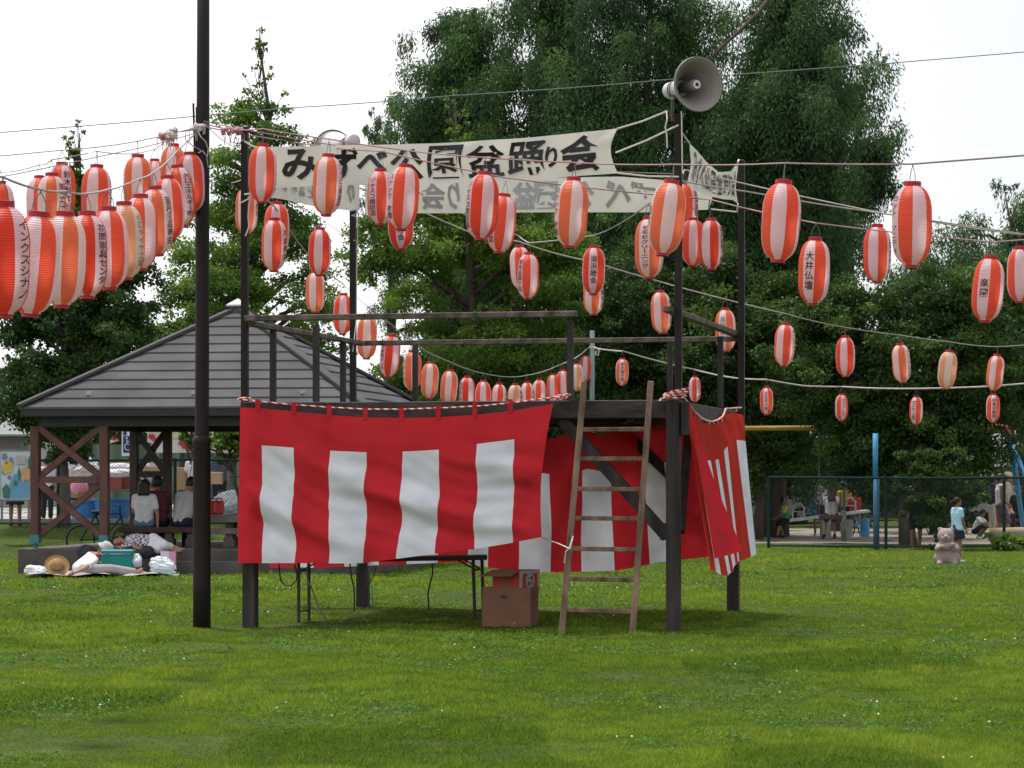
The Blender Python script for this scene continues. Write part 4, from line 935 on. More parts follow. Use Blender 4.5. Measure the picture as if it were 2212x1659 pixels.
def tree(name, label, prof, Y, mats, kind, nclump, nleaf, crad, lsize, seed, cat='tree', group=None, trunk=None, tone=(.2, .8), base=None, depth=1.0, limbs=26, zfloor=None, bark=None):
    rg = np.random.RandomState(seed); rn = random.Random(seed)
    prof = sorted(prof); ys_ = np.array([p[0] for p in prof], float)
    yt, yb = ys_[0], ys_[-1]
    bx = base if base is not None else prof_at(prof, yb)[0] * .5 + prof_at(prof, yb)[1] * .5
    bX = (bx - CX) / F * Y; g0 = float(gz(bX, Y)); root = thing(name, label, cat, (bX, Y, g0), group)
    zt = EYE + (HY - yt) / F * Y
    # trunk and limbs
    tr = trunk or .02 * (zt - g0)
    g = MB(); tp = []
    for i in range(9):
        t = i / 8; z = lerp(g0 - .2, zt - .3, t); y = HY - (z - EYE) * F / Y; xl, xr = prof_at(prof, np.clip(y, yt, yb)); xc = lerp(bX, ((xl + xr) / 2 - CX) / F * Y, min(1, t * 1.3)) if t > 0 else bX
        tp.append(Vector((xc + rn.uniform(-.06, .06), Y + rn.uniform(-.06, .06), z)))
    g.tube(tp, [tr * (1 - .93 * i / 8) * (1.25 if i == 0 else 1) for i in range(9)], 10)
    part(g, 'trunk', bark or M_BARK, root, smooth=True)
    # clumps
    cs, rads, tcs = [], [], []
    areas = ys_[:-1] * 0 + np.array([(prof[i][2] - prof[i][1] + prof[i + 1][2] - prof[i + 1][1]) * (prof[i + 1][0] - prof[i][0]) for i in range(len(prof) - 1)])
    gl = MB()
    def limb(c, rad):
        zt0 = c[2] - (.25 if kind == 'con' else .9) * rad * .5; j = np.clip((zt0 - g0) / (zt - .3 - g0 + .2), .05, .98) * 8; a = tp[int(j)].lerp(tp[min(8, int(j) + 1)], j - int(j))
        m_ = Vector(c); mid = a.lerp(m_, .55) + Vector((0, 0, .12 * rad)); gl.tube([a, mid, m_], [max(.02, tr * .32), tr * .18 + .01, .012], 6)
    nmass = max(5, nclump // (11 if kind == 'con' else 9)); masses = []
    for i in range(nclump):
        if len(masses) >= nmass and rg.rand() < .9:
            mc, mr, mt, mrad = masses[rg.randint(len(masses))]
            c = mc + rg.randn(3) * np.array([.7, .7, .95] if kind == 'con' else [.62, .62, .34]) * mr
            if kind == 'con': c[2] -= abs(rg.randn()) * .35 * mr
            if zfloor is not None and c[2] < zfloor: continue
            cs.append(c); rads.append(min(crad * rg.uniform(.45, .95), mr * .8)); tcs.append(np.clip(mt + .12 * rg.randn(), tone[0], tone[1]))
            if i < limbs: limb(c, mrad)
            continue
        s = rg.choice(len(areas), p=areas / areas.sum()); y = rg.uniform(ys_[s], ys_[s + 1]); xl, xr = prof_at(prof, y)
        hw = (xr - xl) / 2 / F * Y; xc = ((xl + xr) / 2 - CX) / F * Y; z = EYE + (HY - y) / F * Y
        cr = min(crad * rg.uniform(.65, 1.25), max(hw * .55, .16))
        th = rg.uniform(0, 2 * np.pi); q = np.sqrt(rg.uniform(.12, 1)) * (1 + .12 * rg.randn()) * (1 + .10 * np.sin(z * 3.1 + 2 * np.sin(th + seed)))
        if rg.rand() < .35: th = rg.choice([0, np.pi]) + rg.randn() * .5; q = rg.uniform(.8, 1.08)
        rad = max(hw - cr * .75, .02) * min(q, 1.12)
        c = np.array([xc + rad * np.cos(th), Y + rad * np.sin(th) * depth, z])
        if zfloor is not None and c[2] < zfloor: continue
        mt = np.clip(rg.normal(.45, .26), tone[0], tone[1]); cs.append(c); rads.append(cr); tcs.append(mt); masses.append((c, min(crad * 1.25, max(hw * .5, .15)), mt, rad))
        if i < limbs: limb(c, rad)
    y = yt                                                # the thin leading shoots at the top
    while y < yb:
        xl, xr = prof_at(prof, y); hw = (xr - xl) / 2 / F * Y
        if hw > .55 or yt < 0: break
        z = EYE + (HY - y) / F * Y; xc = ((xl + xr) / 2 - CX) / F * Y
        for k in range(1 + int(hw * 7)):
            c = np.array([xc + rg.uniform(-1, 1) * hw, Y + rg.uniform(-1, 1) * hw, z + rg.uniform(-.1, .1)]); cs.append(c); rads.append(rg.uniform(.07, .11) + hw * .12); tcs.append(rg.uniform(*tone)); gl.tube([(xc, Y, z - .35 - hw), tuple(c)], [.012, .006], 4)
        y += .16 * F / Y
    part(gl, 'limbs', bark or M_BARK, root, smooth=True)
    cs, rads, tcs = np.array(cs), np.array(rads), np.array(tcs)
    npc = nleaf
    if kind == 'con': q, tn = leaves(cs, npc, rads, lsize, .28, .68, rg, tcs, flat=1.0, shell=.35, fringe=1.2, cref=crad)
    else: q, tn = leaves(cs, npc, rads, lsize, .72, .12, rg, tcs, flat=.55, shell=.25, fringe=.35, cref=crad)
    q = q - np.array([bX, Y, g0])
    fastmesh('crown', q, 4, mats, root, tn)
    return root
# the tall conifers behind the tower
CG = 'tall conifers behind the tower'
tree('conifer_tree', 'leftmost tall conifer, its drooping edge against the white sky above the banner', [(18, 1010, 1040), (40, 955, 1060), (75, 915, 1080), (110, 885, 1090), (150, 845, 1095), (200, 840, 1100), (290, 850, 1110), (330, 870, 1110), (500, 900, 1120), (880, 920, 1120)], 78, LF_CON, 'con', 330, 1150, .80, .125, 11, group=CG)
tree('conifer_tree', 'small drooping conifer tip beside the horn speaker seen from behind', [(236, 805, 815), (262, 790, 835), (290, 784, 858), (315, 790, 870), (420, 800, 890), (700, 790, 900)], 84, LF_CON, 'con', 60, 600, .5, .115, 12, group=CG)
tree('conifer_tree', 'second tall conifer rising out of the picture above the middle of the banner', [(-150, 1140, 1190), (-60, 1090, 1240), (0, 1080, 1280), (100, 1040, 1300), (250, 1010, 1310), (500, 1000, 1310), (900, 1000, 1310)], 76, LF_CON, 'con', 450, 1200, .85, .125, 13, group=CG)
tree('conifer_tree', 'broadest conifer, standing behind the horn speaker post', [(-170, 1380, 1440), (-60, 1320, 1500), (20, 1260, 1540), (150, 1230, 1570), (400, 1210, 1590), (900, 1210, 1600)], 74, LF_CON, 'con', 480, 1200, .88, .125, 14, group=CG)
tree('conifer_tree', 'conifer with a tall blunt top right of the horn speaker', [(-140, 1680, 1740), (-40, 1640, 1800), (0, 1610, 1815), (60, 1580, 1850), (105, 1560, 1862), (160, 1540, 1840), (400, 1500, 1820), (900, 1520, 1820)], 72, LF_CON, 'con', 480, 1200, .85, .125, 15, group=CG)
tree('conifer_tree', 'conifer at the right flank of the group with thin hanging sprays', [(105, 1885, 1905), (140, 1850, 1912), (200, 1790, 1925), (290, 1770, 1930), (380, 1760, 1918), (450, 1760, 1905), (560, 1750, 1890), (900, 1740, 1880)], 79, LF_CON, 'con', 250, 900, .66, .12, 16, group=CG)
tree('conifer_tree', 'distant conifer rising behind the lanterns at the picture edge', [(395, 2150, 2175), (420, 2120, 2230), (450, 2080, 2290), (480, 2050, 2330), (530, 2000, 2360), (580, 1950, 2370), (640, 1930, 2380), (900, 2040, 2380)], 88, LF_CON, 'con', 200, 700, .75, .135, 17, group=CG)
g = MB(); g.tube([P(1530, 132, 69), P(1560, 100, 69), P(1600, 66, 69), P(1640, 26, 69), P(1690, -40, 69)], [.015, .035, .045, .055, .065], 8); g.tube([P(1642, 18, 69), P(1690, 25, 69)], .02, 5); tag(g.build('bare_trunk', M_BARK, smooth=True), 'dark slanting bare trunk in front of the conifers above the horn speaker', 'trunk')
# ginkgos
tree('ginkgo_tree', 'tall slender ginkgo with a pointed sparse top behind the slim corner post', [(55, 559, 564), (85, 552, 572), (120, 540, 580), (170, 528, 592), (200, 520, 625), (225, 500, 650), (250, 490, 610), (300, 455, 720), (340, 440, 730), (420, 420, 700), (520, 390, 735), (600, 350, 740), (660, 345, 730), (720, 330, 720), (900, 400, 700)], 60, LF_GIN, 'gin', 450, 290, .52, .070, 21, tone=(.05, .75), limbs=110)
tree('ginkgo_tree', 'small distant ginkgo with a bare spindly top among the near lanterns', [(262, 166, 170), (285, 150, 190), (305, 140, 198), (340, 152, 182), (380, 130, 210), (450, 110, 240), (560, 90, 280), (760, 100, 280)], 66, LF_GIN, 'gin', 130, 160, .36, .08, 22, tone=(0, .4), limbs=60)
tree('ginkgo_tree', 'bright green ginkgo behind the deck with a yellowish leading shoot', [(188, 982, 988), (220, 960, 1004), (290, 955, 1015), (330, 930, 1040), (400, 850, 1130), (450, 780, 1240), (520, 770, 1260), (600, 770, 1265), (700, 790, 1262), (820, 800, 1250), (900, 850, 1200)], 66, LF_GIN, 'gin', 440, 400, .60, .085, 23, tone=(.1, .9))
# dark trees on the left
tree('broadleaf_tree', 'dark round-headed tree left behind the pavilion roof', [(500, 290, 325), (545, 240, 330), (590, 110, 325), (640, 40, 320), (680, 10, 320), (740, 22, 330), (800, 10, 330), (860, -5, 330), (895, 0, 260), (920, 30, 205), (985, 80, 200), (1005, 100, 180)], 57, LF_DRK, 'bro', 440, 330, .52, .08, 31, base=143, trunk=.13, tone=(.0, .6), limbs=50, bark=M_BARKG)
tree('broadleaf_tree', 'light green tree at the far left edge beyond the pavilion', [(770, -60, 20), (800, -90, 34), (850, -100, 40), (900, -90, 30)], 75, LF_CHE, 'bro', 40, 200, .7, .13, 32, tone=(.3, .9))
tree('broadleaf_tree', 'light green tree seen over the left slope of the pavilion roof', [(690, 330, 430), (720, 310, 450), (770, 300, 470), (880, 300, 480)], 72, LF_GIN, 'bro', 60, 220, .7, .13, 33, tone=(.3, .9))
tree('broadleaf_tree', 'leafy tree under the pavilion eaves in front of the pale market tent', [(905, 440, 520), (930, 400, 540), (965, 430, 545), (995, 470, 540)], 57, LF_GIN, 'bro', 36, 150, .42, .11, 34, tone=(.1, .7), base=520, limbs=30, trunk=.08)
# right hand trees over the playground
tree('cherry_tree', 'large dark cherry tree spreading over the swing at the playground', [(600, 1830, 2060), (640, 1760, 2150), (700, 1690, 2200), (760, 1660, 2230), (830, 1700, 2230), (885, 1775, 2165), (960, 1790, 2150), (1000, 1790, 2120), (1040, 1800, 2080)], 63.0, LF_CHE, 'bro', 620, 420, .58, .080, 41, base=1965, trunk=.2, tone=(.02, .75), depth=.42, limbs=70)
tree('cherry_tree', 'yellowish green cherry tree behind the lantern with the boxed character', [(560, 2120, 2230), (620, 2080, 2330), (700, 2060, 2360), (800, 2080, 2360), (890, 2110, 2360), (925, 2150, 2340)], 74, LF_CHE, 'bro', 260, 420, .70, .09, 42, tone=(.25, .9))
tree('cherry_tree', 'mid green tree between the tower corner and the swing', [(560, 1530, 1700), (620, 1480, 1790), (720, 1450, 1800), (820, 1460, 1790), (900, 1480, 1760), (960, 1540, 1770), (1010, 1600, 1760), (1045, 1620, 1700)], 69, LF_CHE, 'bro', 300, 420, .72, .09, 43, tone=(.1, .75), base=1640, trunk=.14)
tree('cherry_tree', 'dark bushy tree seen under the deck side behind the ladder top', [(560, 1250, 1500), (700, 1240, 1540), (800, 1230, 1560), (930, 1240, 1560)], 70, LF_DRK, 'bro', 220, 420, .75, .09, 44, tone=(.05, .6))
# shrubs at the fence
tree('shrub', 'dark climbing shrub overgrowing the fence beside the girl and the stone bear', [(985, 1960, 2080), (1030, 1955, 2110), (1080, 1950, 2105), (1110, 1965, 2090), (1130, 2000, 2080), (1192, 2010, 2060)], 58.9, LF_CHE, 'bro', 210, 280, .30, .075, 51, 'shrub', tone=(.0, .55), limbs=20, trunk=.05, depth=.5)
tree('shrub', 'low bright weeds at the foot of the fence near the picture edge', [(1160, 2135, 2225), (1175, 2090, 2240), (1190, 2090, 2250)], 58.4, LF_GIN, 'bro', 50, 80, .16, .07, 52, 'shrub', tone=(.2, .9), limbs=8, trunk=.02, depth=.6)
tree('shrub', 'leafy twigs hanging in front of the pale tent under the eaves', [(918, 395, 430), (935, 385, 432), (955, 398, 425)], 55, LF_GIN, 'bro', 14, 60, .18, .09, 53, 'shrub', tone=(.0, .5), limbs=14, trunk=.02)
tree('hedge', 'dark unclipped hedge in the shade beyond the seesaw', [(955, 1610, 2110), (1000, 1600, 2125), (1075, 1600, 2125)], 87, LF_DRK, 'bro', 260, 260, .8, .13, 61, 'hedge', tone=(0, .4), limbs=8, trunk=.05, depth=.06)
# the far wood that closes the view
rg = np.random.RandomState(77); n = 420
x = rg.uniform(-34, 40, n); hgt = np.where(x < -12, 3.2, np.where(x < 4, 3.8, 6.0)); c = np.stack([x, rg.uniform(112, 122, n), .4 + rg.rand(n) * hgt], 1)
q, tn = leaves(c, 160, rg.uniform(.8, 1.5, n), .34, .6, .2, rg, np.clip(rg.normal(.3, .2, n), 0, .8))
tag(fastmesh('far_wood', q, 4, LF_DRK, None, tn), 'dark belt of woodland far behind the park', 'woodland', kind='stuff')
# ------------------------------------------------------------------ pavilion
G0 = Vector((-8.18, 44.5, 0)); GX = Vector((5.81, -.98, 0)).normalized(); GY = Vector((.98, 5.81, 0)).normalized(); GW = 5.89
def Q(a, b, z): return G0 + GX * a + GY * b + Vector((0, 0, z))
M_ROOF = mat('grey_metal_roof', (.086, .085, .089), .85, .22, 1.1, .05, 60, spec=.06)
M_RIDGE = mat('roof_ridge_metal', (.075, .075, .08), .75, .08, 2, spec=.08)
M_FASC = mat('dark_fascia', (.022, .024, .028), .6, .15)
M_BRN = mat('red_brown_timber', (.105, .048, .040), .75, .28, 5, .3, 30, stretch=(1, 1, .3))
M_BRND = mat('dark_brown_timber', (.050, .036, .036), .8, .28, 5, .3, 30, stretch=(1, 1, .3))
M_TEAL = mat('teal_post_shoe', (.06, .19, .23), .5, .2)
pav = thing('park_pavilion', 'open timber pavilion with grey stepped metal hip roof on a concrete slab', 'pavilion', tuple(G0))
EZ, AZ = 2.72, 4.50; C_ = GW / 2
g = MB(); NC = 11
for side in range(4):
    for i in range(NC):
        f0, f1 = i / NC, (i + 1) / NC * 1.0
        def edge(f, dz):
            k = f * C_ * .975; z = lerp(EZ, AZ, f) + dz
            cs_ = [(k, k), (GW - k, k), (GW - k, GW - k), (k, GW - k)]
            return Q(*cs_[side], z), Q(*cs_[(side + 1) % 4], z)
        a, b = edge(f0, .024); c, d = edge(f1, -.004); a2, b2 = edge(f0, -.01)
        g.add([a, b, d, c, a2, b2], [(0, 1, 2, 3), (4, 5, 1, 0)])
part(g, 'roof', M_ROOF, pav)
for k, (ca, cb) in enumerate(((0, 0), (GW, 0), (GW, GW), (0, GW))):
    g = MB(); a = Q(ca, cb, EZ + .05); b = Q(lerp(ca, C_, .97), lerp(cb, C_, .97), lerp(EZ, AZ, .97) + .06); g.beam(a, b, .17, .06); part(g, 'ridge_cap', M_RIDGE, pav, bevel=.01)
M_CAP = mat('pale_roof_cap', (.42, .42, .43), .6, .08)
g = MB(); top_ = Q(C_, C_, AZ + .21); cr = [Q(C_ + i * .17, C_ + j * .17, AZ + .09) for i, j in ((-1, -1), (1, -1), (1, 1), (-1, 1))]; cl0 = [p - Vector((0, 0, .03)) for p in cr]
g.add(cr + [top_] + cl0, [(0, 1, 4), (1, 2, 4), (2, 3, 4), (3, 0, 4), (0, 5, 6, 1), (1, 6, 7, 2), (2, 7, 8, 3), (3, 8, 5, 0), (5, 8, 7, 6)]); part(g, 'roof_cap', M_CAP, pav)
g = MB(); cc_ = [Q(C_ + i * .20, C_ + j * .20, AZ - .12) for i, j in ((-1, -1), (1, -1), (1, 1), (-1, 1))]; dd_ = [Q(C_ + i * .13, C_ + j * .13, AZ + .06) for i, j in ((-1, -1), (1, -1), (1, 1), (-1, 1))]
g.add(cc_ + dd_, [(0, 1, 5, 4), (1, 2, 6, 5), (2, 3, 7, 6), (3, 0, 4, 7), (4, 5, 6, 7)]); part(g, 'roof_crown', M_RIDGE, pav)
for px in (193, 420, 655, 1):
    if px == 1: continue
    f = 1.25 / NC; p = PL(Q(0, f * C_, 0), GX, px, 852); p = Vector((p.x, p.y, lerp(EZ, AZ, f) + .06)); g = MB(); g.frame(p, GX * .045, GY * .02, Vector((0, 0, .032))); g.frame(p + GX * .03 - Vector((0, 0, .04)), GX * .02, GY * .02, Vector((0, 0, .03))); part(g, 'snow_guard', M_CAP, pav)
for a, b in (((.04, .04), (GW - .04, .04)), ((GW - .04, .04), (GW - .04, GW - .04)), ((GW - .04, GW - .04), (.04, GW - .04)), ((.04, GW - .04), (.04, .04))):
    g = MB(); g.beam(Q(*a, EZ - .065), Q(*b, EZ - .065), .05, .13); part(g, 'fascia', M_FASC, pav)
g = MB(); sp = [Q(.07, .07, EZ - .12), Q(GW - .07, .07, EZ - .12), Q(GW - .07, GW - .07, EZ - .12), Q(.07, GW - .07, EZ - .12)]; g.prism(sp, (0, 0, .02)); part(g, 'soffit', M_FASC, pav)
IN = .30
for a, b in (((IN, IN), (GW - IN, IN)), ((GW - IN, IN), (GW - IN, GW - IN)), ((GW - IN, GW - IN), (IN, GW - IN)), ((IN, GW - IN), (IN, IN))):
    g = MB(); g.beam(Q(*a, EZ - .21), Q(*b, EZ - .21), .14, .17); part(g, 'tie_beam', M_FASC, pav)
SZ0 = .40
def gp(px, b):                                            # position along the face at depth b seen in column px
    p = PL(Q(0, b, 0), GX, px, 1000); return (Vector((p.x, p.y, 0)) - G0).dot(GX)
def gpost(a, b, m=M_BRN):
    g = MB(); g.frame(Q(a, b, (SZ0 + .12 + EZ - .29) / 2), GX * .072, GY * .072, Vector((0, 0, (EZ - .29 - SZ0 - .12) / 2))); po = part(g, 'post', m, pav, bevel=.006)
    g = MB(); g.frame(Q(a, b, SZ0 + .15), GX * .076, GY * .076, Vector((0, 0, .07))); g.frame(Q(a, b, SZ0 + .04), GX * .03, GY * .03, Vector((0, 0, .05)))
    part(g, 'post_shoe', M_TEAL, po)
def gbrace(a0, a1, b, z0, z1, m):
    g = MB(); g.beam(Q(a0, b - .02, z1), Q(a1, b - .02, z0), .09, .10); part(g, 'brace', m, pav)
    g = MB(); g.beam(Q(a0, b + .03, z0), Q(a1, b + .03, z1), .09, .10); part(g, 'brace', m, pav)
a1_, a2_ = gp(77, IN), gp(226, IN); b1_, b2_ = gp(290, GW - IN), gp(362, GW - IN)
for a in (a1_, a2_): gpost(a, IN)
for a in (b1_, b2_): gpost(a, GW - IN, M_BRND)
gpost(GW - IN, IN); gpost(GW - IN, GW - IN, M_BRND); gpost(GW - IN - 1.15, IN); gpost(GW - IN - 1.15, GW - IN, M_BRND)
ZM = 1.60
gbrace(a1_ + .07, a2_ - .07, IN, ZM, EZ - .31, M_BRN); gbrace(a1_ + .07, a2_ - .07, IN, SZ0 + .22, ZM - .12, M_BRN)
g = MB(); g.beam(Q(a1_ + .07, IN, ZM - .06), Q(a2_ - .07, IN, ZM - .06), .10, .11); part(g, 'mid_rail', M_BRN, pav)
ZM2 = 1.66
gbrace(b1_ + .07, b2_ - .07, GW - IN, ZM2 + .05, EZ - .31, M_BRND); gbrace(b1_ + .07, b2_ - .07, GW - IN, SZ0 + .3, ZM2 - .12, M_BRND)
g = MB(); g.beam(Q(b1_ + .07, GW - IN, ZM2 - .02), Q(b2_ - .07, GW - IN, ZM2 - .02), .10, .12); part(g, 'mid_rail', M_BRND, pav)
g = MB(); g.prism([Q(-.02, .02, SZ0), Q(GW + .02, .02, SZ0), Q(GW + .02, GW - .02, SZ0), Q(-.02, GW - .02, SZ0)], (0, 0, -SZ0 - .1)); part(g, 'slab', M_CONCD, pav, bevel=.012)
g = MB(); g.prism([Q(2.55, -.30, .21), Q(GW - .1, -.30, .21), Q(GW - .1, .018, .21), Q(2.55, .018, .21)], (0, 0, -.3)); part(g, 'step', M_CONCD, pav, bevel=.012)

# benches and table in the pavilion
M_SEAT = mat('dark_bench_wood', (.065, .036, .034), .75, .25, 5, .2, 30)
M_SEATG = mat('grey_bench_wood', (.16, .125, .115), .8, .25, 5, .2, 30)
def bench(label, x0, x1, y, Y, h, m, dep=.38, legs=(.14, .62, .9), name='bench', cat='bench'):
    a, b = P(x0, y, Y), P(x1, y, Y); z = a.z; t = thing(name, label, cat, (a.x, Y, SZ0)); a.z = b.z = z
    g = MB(); g.beam(a - Vector((0, 0, h / 2)), b - Vector((0, 0, h / 2)), dep, h); part(g, 'seat' if name == 'bench' else 'table_top', m, t, bevel=.01)
    for f in legs:
        c = a.lerp(b, f); zz = (SZ0 + z - h) / 2; g = MB(); g.box((c.x, c.y, zz), (.13, dep * .8, z - h - SZ0)); g.box((c.x, c.y, SZ0 + .07), (.19, dep * .9, .14)); part(g, 'leg', M_CONCD, t, bevel=.01)
    return t
bench('long dark wooden bench under the pavilion where three people sit', 258, 432, 1138, 45.6, .10, M_SEAT)
bench('grey-brown bench under the pavilion between the pole and the curtain', 446, 640, 1141, 45.2, .10, M_SEATG, legs=(.26, .85))
bench('stone-topped table holding the red canisters in the pavilion', 440, 640, 1112, 47.0, .13, M_CONC, .8, (.3, .8), 'picnic_table', 'table')

# ------------------------------------------------------------------ chain-link fence
M_FEN = mat('dark_green_fence', (.012, .034, .033), .7, .15, spec=.1)
M_FENW = mat('fence_wire', (.05, .07, .065), .6, .1, metal=.2)
def fence(label, p0, p1, z0f, h, npost, cell=.075):
    a, b = Vector(p0), Vector(p1); d = (b - a); L_ = d.length; d.normalize(); t = thing('chain_link_fence', label, 'fence', tuple(a))
    gb = lambda p: float(gz(p.x, p.y)) + z0f
    g = MB(); g.tube([Vector((p.x, p.y, gb(p) + h)) for p in (a, a.lerp(b, .25), a.lerp(b, .5), a.lerp(b, .75), b)], .026, 8); part(g, 'top_rail', M_FEN, t)
    g = MB(); g.tube([Vector((p.x, p.y, gb(p) + .09)) for p in (a, a.lerp(b, .25), a.lerp(b, .5), a.lerp(b, .75), b)], .018, 8); part(g, 'bottom_rail', M_FEN, t)
    for i in range(npost):
        p = a.lerp(b, i / (npost - 1)); g = MB(); g.tube([(p.x, p.y, gb(p) - .2), (p.x, p.y, gb(p) + h + .02)], .035, 8); part(g, 'post', M_FEN, t)
    n = int(L_ / cell); hh = h - .1; w = .0019; tri = []
    nrm = Vector((-d.y, d.x, 0))
    for i in range(-int(hh / cell), n):
        for s in (1, -1):
            u0 = i * cell if s == 1 else i * cell + hh; u1 = u0 + s * hh
            f0, f1 = max(0, u0 if s == 1 else u1) * 0, 0
            ua, ub = u0, u1
            za, zb = 0., hh
            for lim in (0, L_):
                pass
            lo_, hi_ = min(ua, ub), max(ua, ub)
            if lo_ < 0 or hi_ > L_: continue
            pa, pb = a + d * ua, a + d * ub; ga = gb(a.lerp(b, .5)) if False else None
            A = Vector((pa.x, pa.y, gb(pa) + .09)); B_ = Vector((pb.x, pb.y, gb(pb) + .09 + hh))
            sv = (B_ - A).normalized().cross(nrm) * w; tri.append([A - sv, A + sv, B_ + sv, B_ - sv])
    co = np.array([[tuple(v - a) for v in q] for q in tri]); fastmesh('wire_mesh', co, 4, M_FENW, t)
    return t
fence('dark green chain-link fence along the playground edge of the lawn', (5.6, 58.6, 0), (13.2, 58.0, 0), 0, 1.58, 4)
fence('chain-link fence between the pavilion and the stalls behind it', (-12.0, 56.5, 0), (-4.6, 56.2, 0), 0, 1.42, 4)

# ------------------------------------------------------------------ swing, poles, seesaw
M_YEL = mat('yellow_paint', (.34, .22, .02), .5, .2); M_REDP = mat('dark_red_paint', (.28, .035, .04), .45, .15); M_BLUP = mat('light_blue_paint', (.05, .26, .50), .45, .18); M_BLUD = mat('deep_blue_paint', (.03, .13, .22), .45, .2)
YS = 64.0
sw = thing('playground_swing', 'playground swing frame with yellow top bar, red elbow and blue legs', 'swing frame', tuple(P(1895, 1190, 62)))
g = MB(); g.tube([P(1560, 926, YS), P(2160, 921, YS)], .062, 10); part(g, 'top_bar', M_YEL, sw, smooth=True)
g = MB(); g.tube([P(2155, 921, YS), P(2172, 924, YS), P(2180, 938, YS - .1), P(2184, 958, YS - .2)], .075, 10); part(g, 'elbow', M_REDP, sw, smooth=True)
g = MB(); g.tube([P(2183, 950, YS - .2), P(2275, 1185, YS - 1.5)], .062, 10); part(g, 'leg', M_BLUP, sw, smooth=True)
g = MB(); g.tube([P(2183, 950, YS - .1), P(2215, 1172, YS + 1.6)], .062, 10); part(g, 'leg', M_BLUP, sw, smooth=True)
p_ = P(1893, 1000, 58.75)
g = MB(); g.tube([(p_.x, p_.y, -.1), (p_.x, p_.y, 1.6)], .068, 10); po_ = thing('blue_post', 'blue steel post at the fence in front of the playground', 'post', (p_.x, p_.y, 0)); part(g, 'base_sleeve', M_BLUD, po_, smooth=True)
g = MB(); g.tube([(p_.x - .02, p_.y, 1.55), (p_.x - .02, p_.y, 2.55)], .058, 10); part(g, 'shaft', M_BLUP, po_, smooth=True)
M_GRYP = mat('grey_green_pole', (.15, .20, .19), .5, .12)
p_ = P(1823, 1165, 66.5); lp = thing('lamp_pole', 'slim grey-green pole beside the girl on the swing', 'pole', (p_.x, p_.y, 0))
g = MB(); g.tube([(p_.x, p_.y, -.1), (p_.x, p_.y, .78)], .062, 10); part(g, 'base_sleeve', mat('weathered_sleeve', (.17, .17, .15), .8, .3), lp, smooth=True)
g = MB(); g.tube([(p_.x, p_.y, .74), (p_.x, p_.y, 5.2)], .038, 10); part(g, 'shaft', M_GRYP, lp, smooth=True)
p_ = P(1279, 900, 64); gp_ = thing('steel_post', 'grey-green post holding the far ends of two lantern strings', 'post', (p_.x, p_.y, 0))
g = MB(); g.tube([(p_.x, p_.y, -.1), (p_.x, p_.y, P(1279, 714, 64).z)], .062, 10); part(g, 'shaft', M_GRYP, gp_, smooth=True)
g = MB(); g.tube([P(1272, 750, 63.9), P(1286, 750, 63.9), P(1294, 757, 63.9), P(1292, 768, 63.9), P(1286, 766, 63.9), P(1288, 758, 63.9)], .02, 6); part(g, 'rope_loop', M_CORD, gp_)
M_SWB = mat('swing_board', (.10, .055, .045), .8, .2)
s_ = thing('swing', 'brown swing board on chains under the seated girl', 'swing', tuple(P(1794, 1116, YS)))
g = MB(); a, b = P(1769, 1117, YS), P(1819, 1117, YS); g.beam(a, b, .22, .11); part(g, 'board', M_SWB, s_, bevel=.01)
for x0, x1 in ((1770, 1769), (1816, 1818)): g = MB(); g.tube([P(x0, 1117, YS), P(x1, 923, YS)], .010, 6); part(g, 'chain', M_WIRE, s_)
M_PLK = mat('white_plank', (.50, .50, .48), .6, .15)
ss = thing('seesaw', 'white plank seesaw with hoop handles on concrete stumps in the playground', 'seesaw', tuple(P(1785, 1158, 70)))
g = MB(); a, b = P(1690, 1126, 70), P(1872, 1104, 72); g.beam(a, b, .26, .07); part(g, 'plank', M_PLK, ss, bevel=.01)
for f in (.19, .80):
    c = a.lerp(b, f); g = MB(); g.tube([c + Vector((-.16, 0, 0)), c + Vector((-.16, 0, .30)), c + Vector((-.08, 0, .40)), c + Vector((.06, 0, .40)), c + Vector((.14, 0, .30)), c + Vector((.14, 0, 0))], .024, 6); g.tube([c + Vector((-.16, 0, .2)), c + Vector((.14, 0, .2))], .016, 6); part(g, 'handle', M_PLK, ss)
for px in (1783, 1829):
    c = P(px, 1116, 70.6); g = MB(); g.lathe([(.15, 0), (.145, c.z - .08)], (c.x, c.y, 0), n=14, cap=True); part(g, 'stump', M_CONC, ss)
g = MB(); c = P(1868, 1130, 72); g.lathe([(.13, 0), (.13, .5)], (c.x, c.y, 0), n=12, cap=True); part(g, 'blue_stump', M_BLUP, ss)

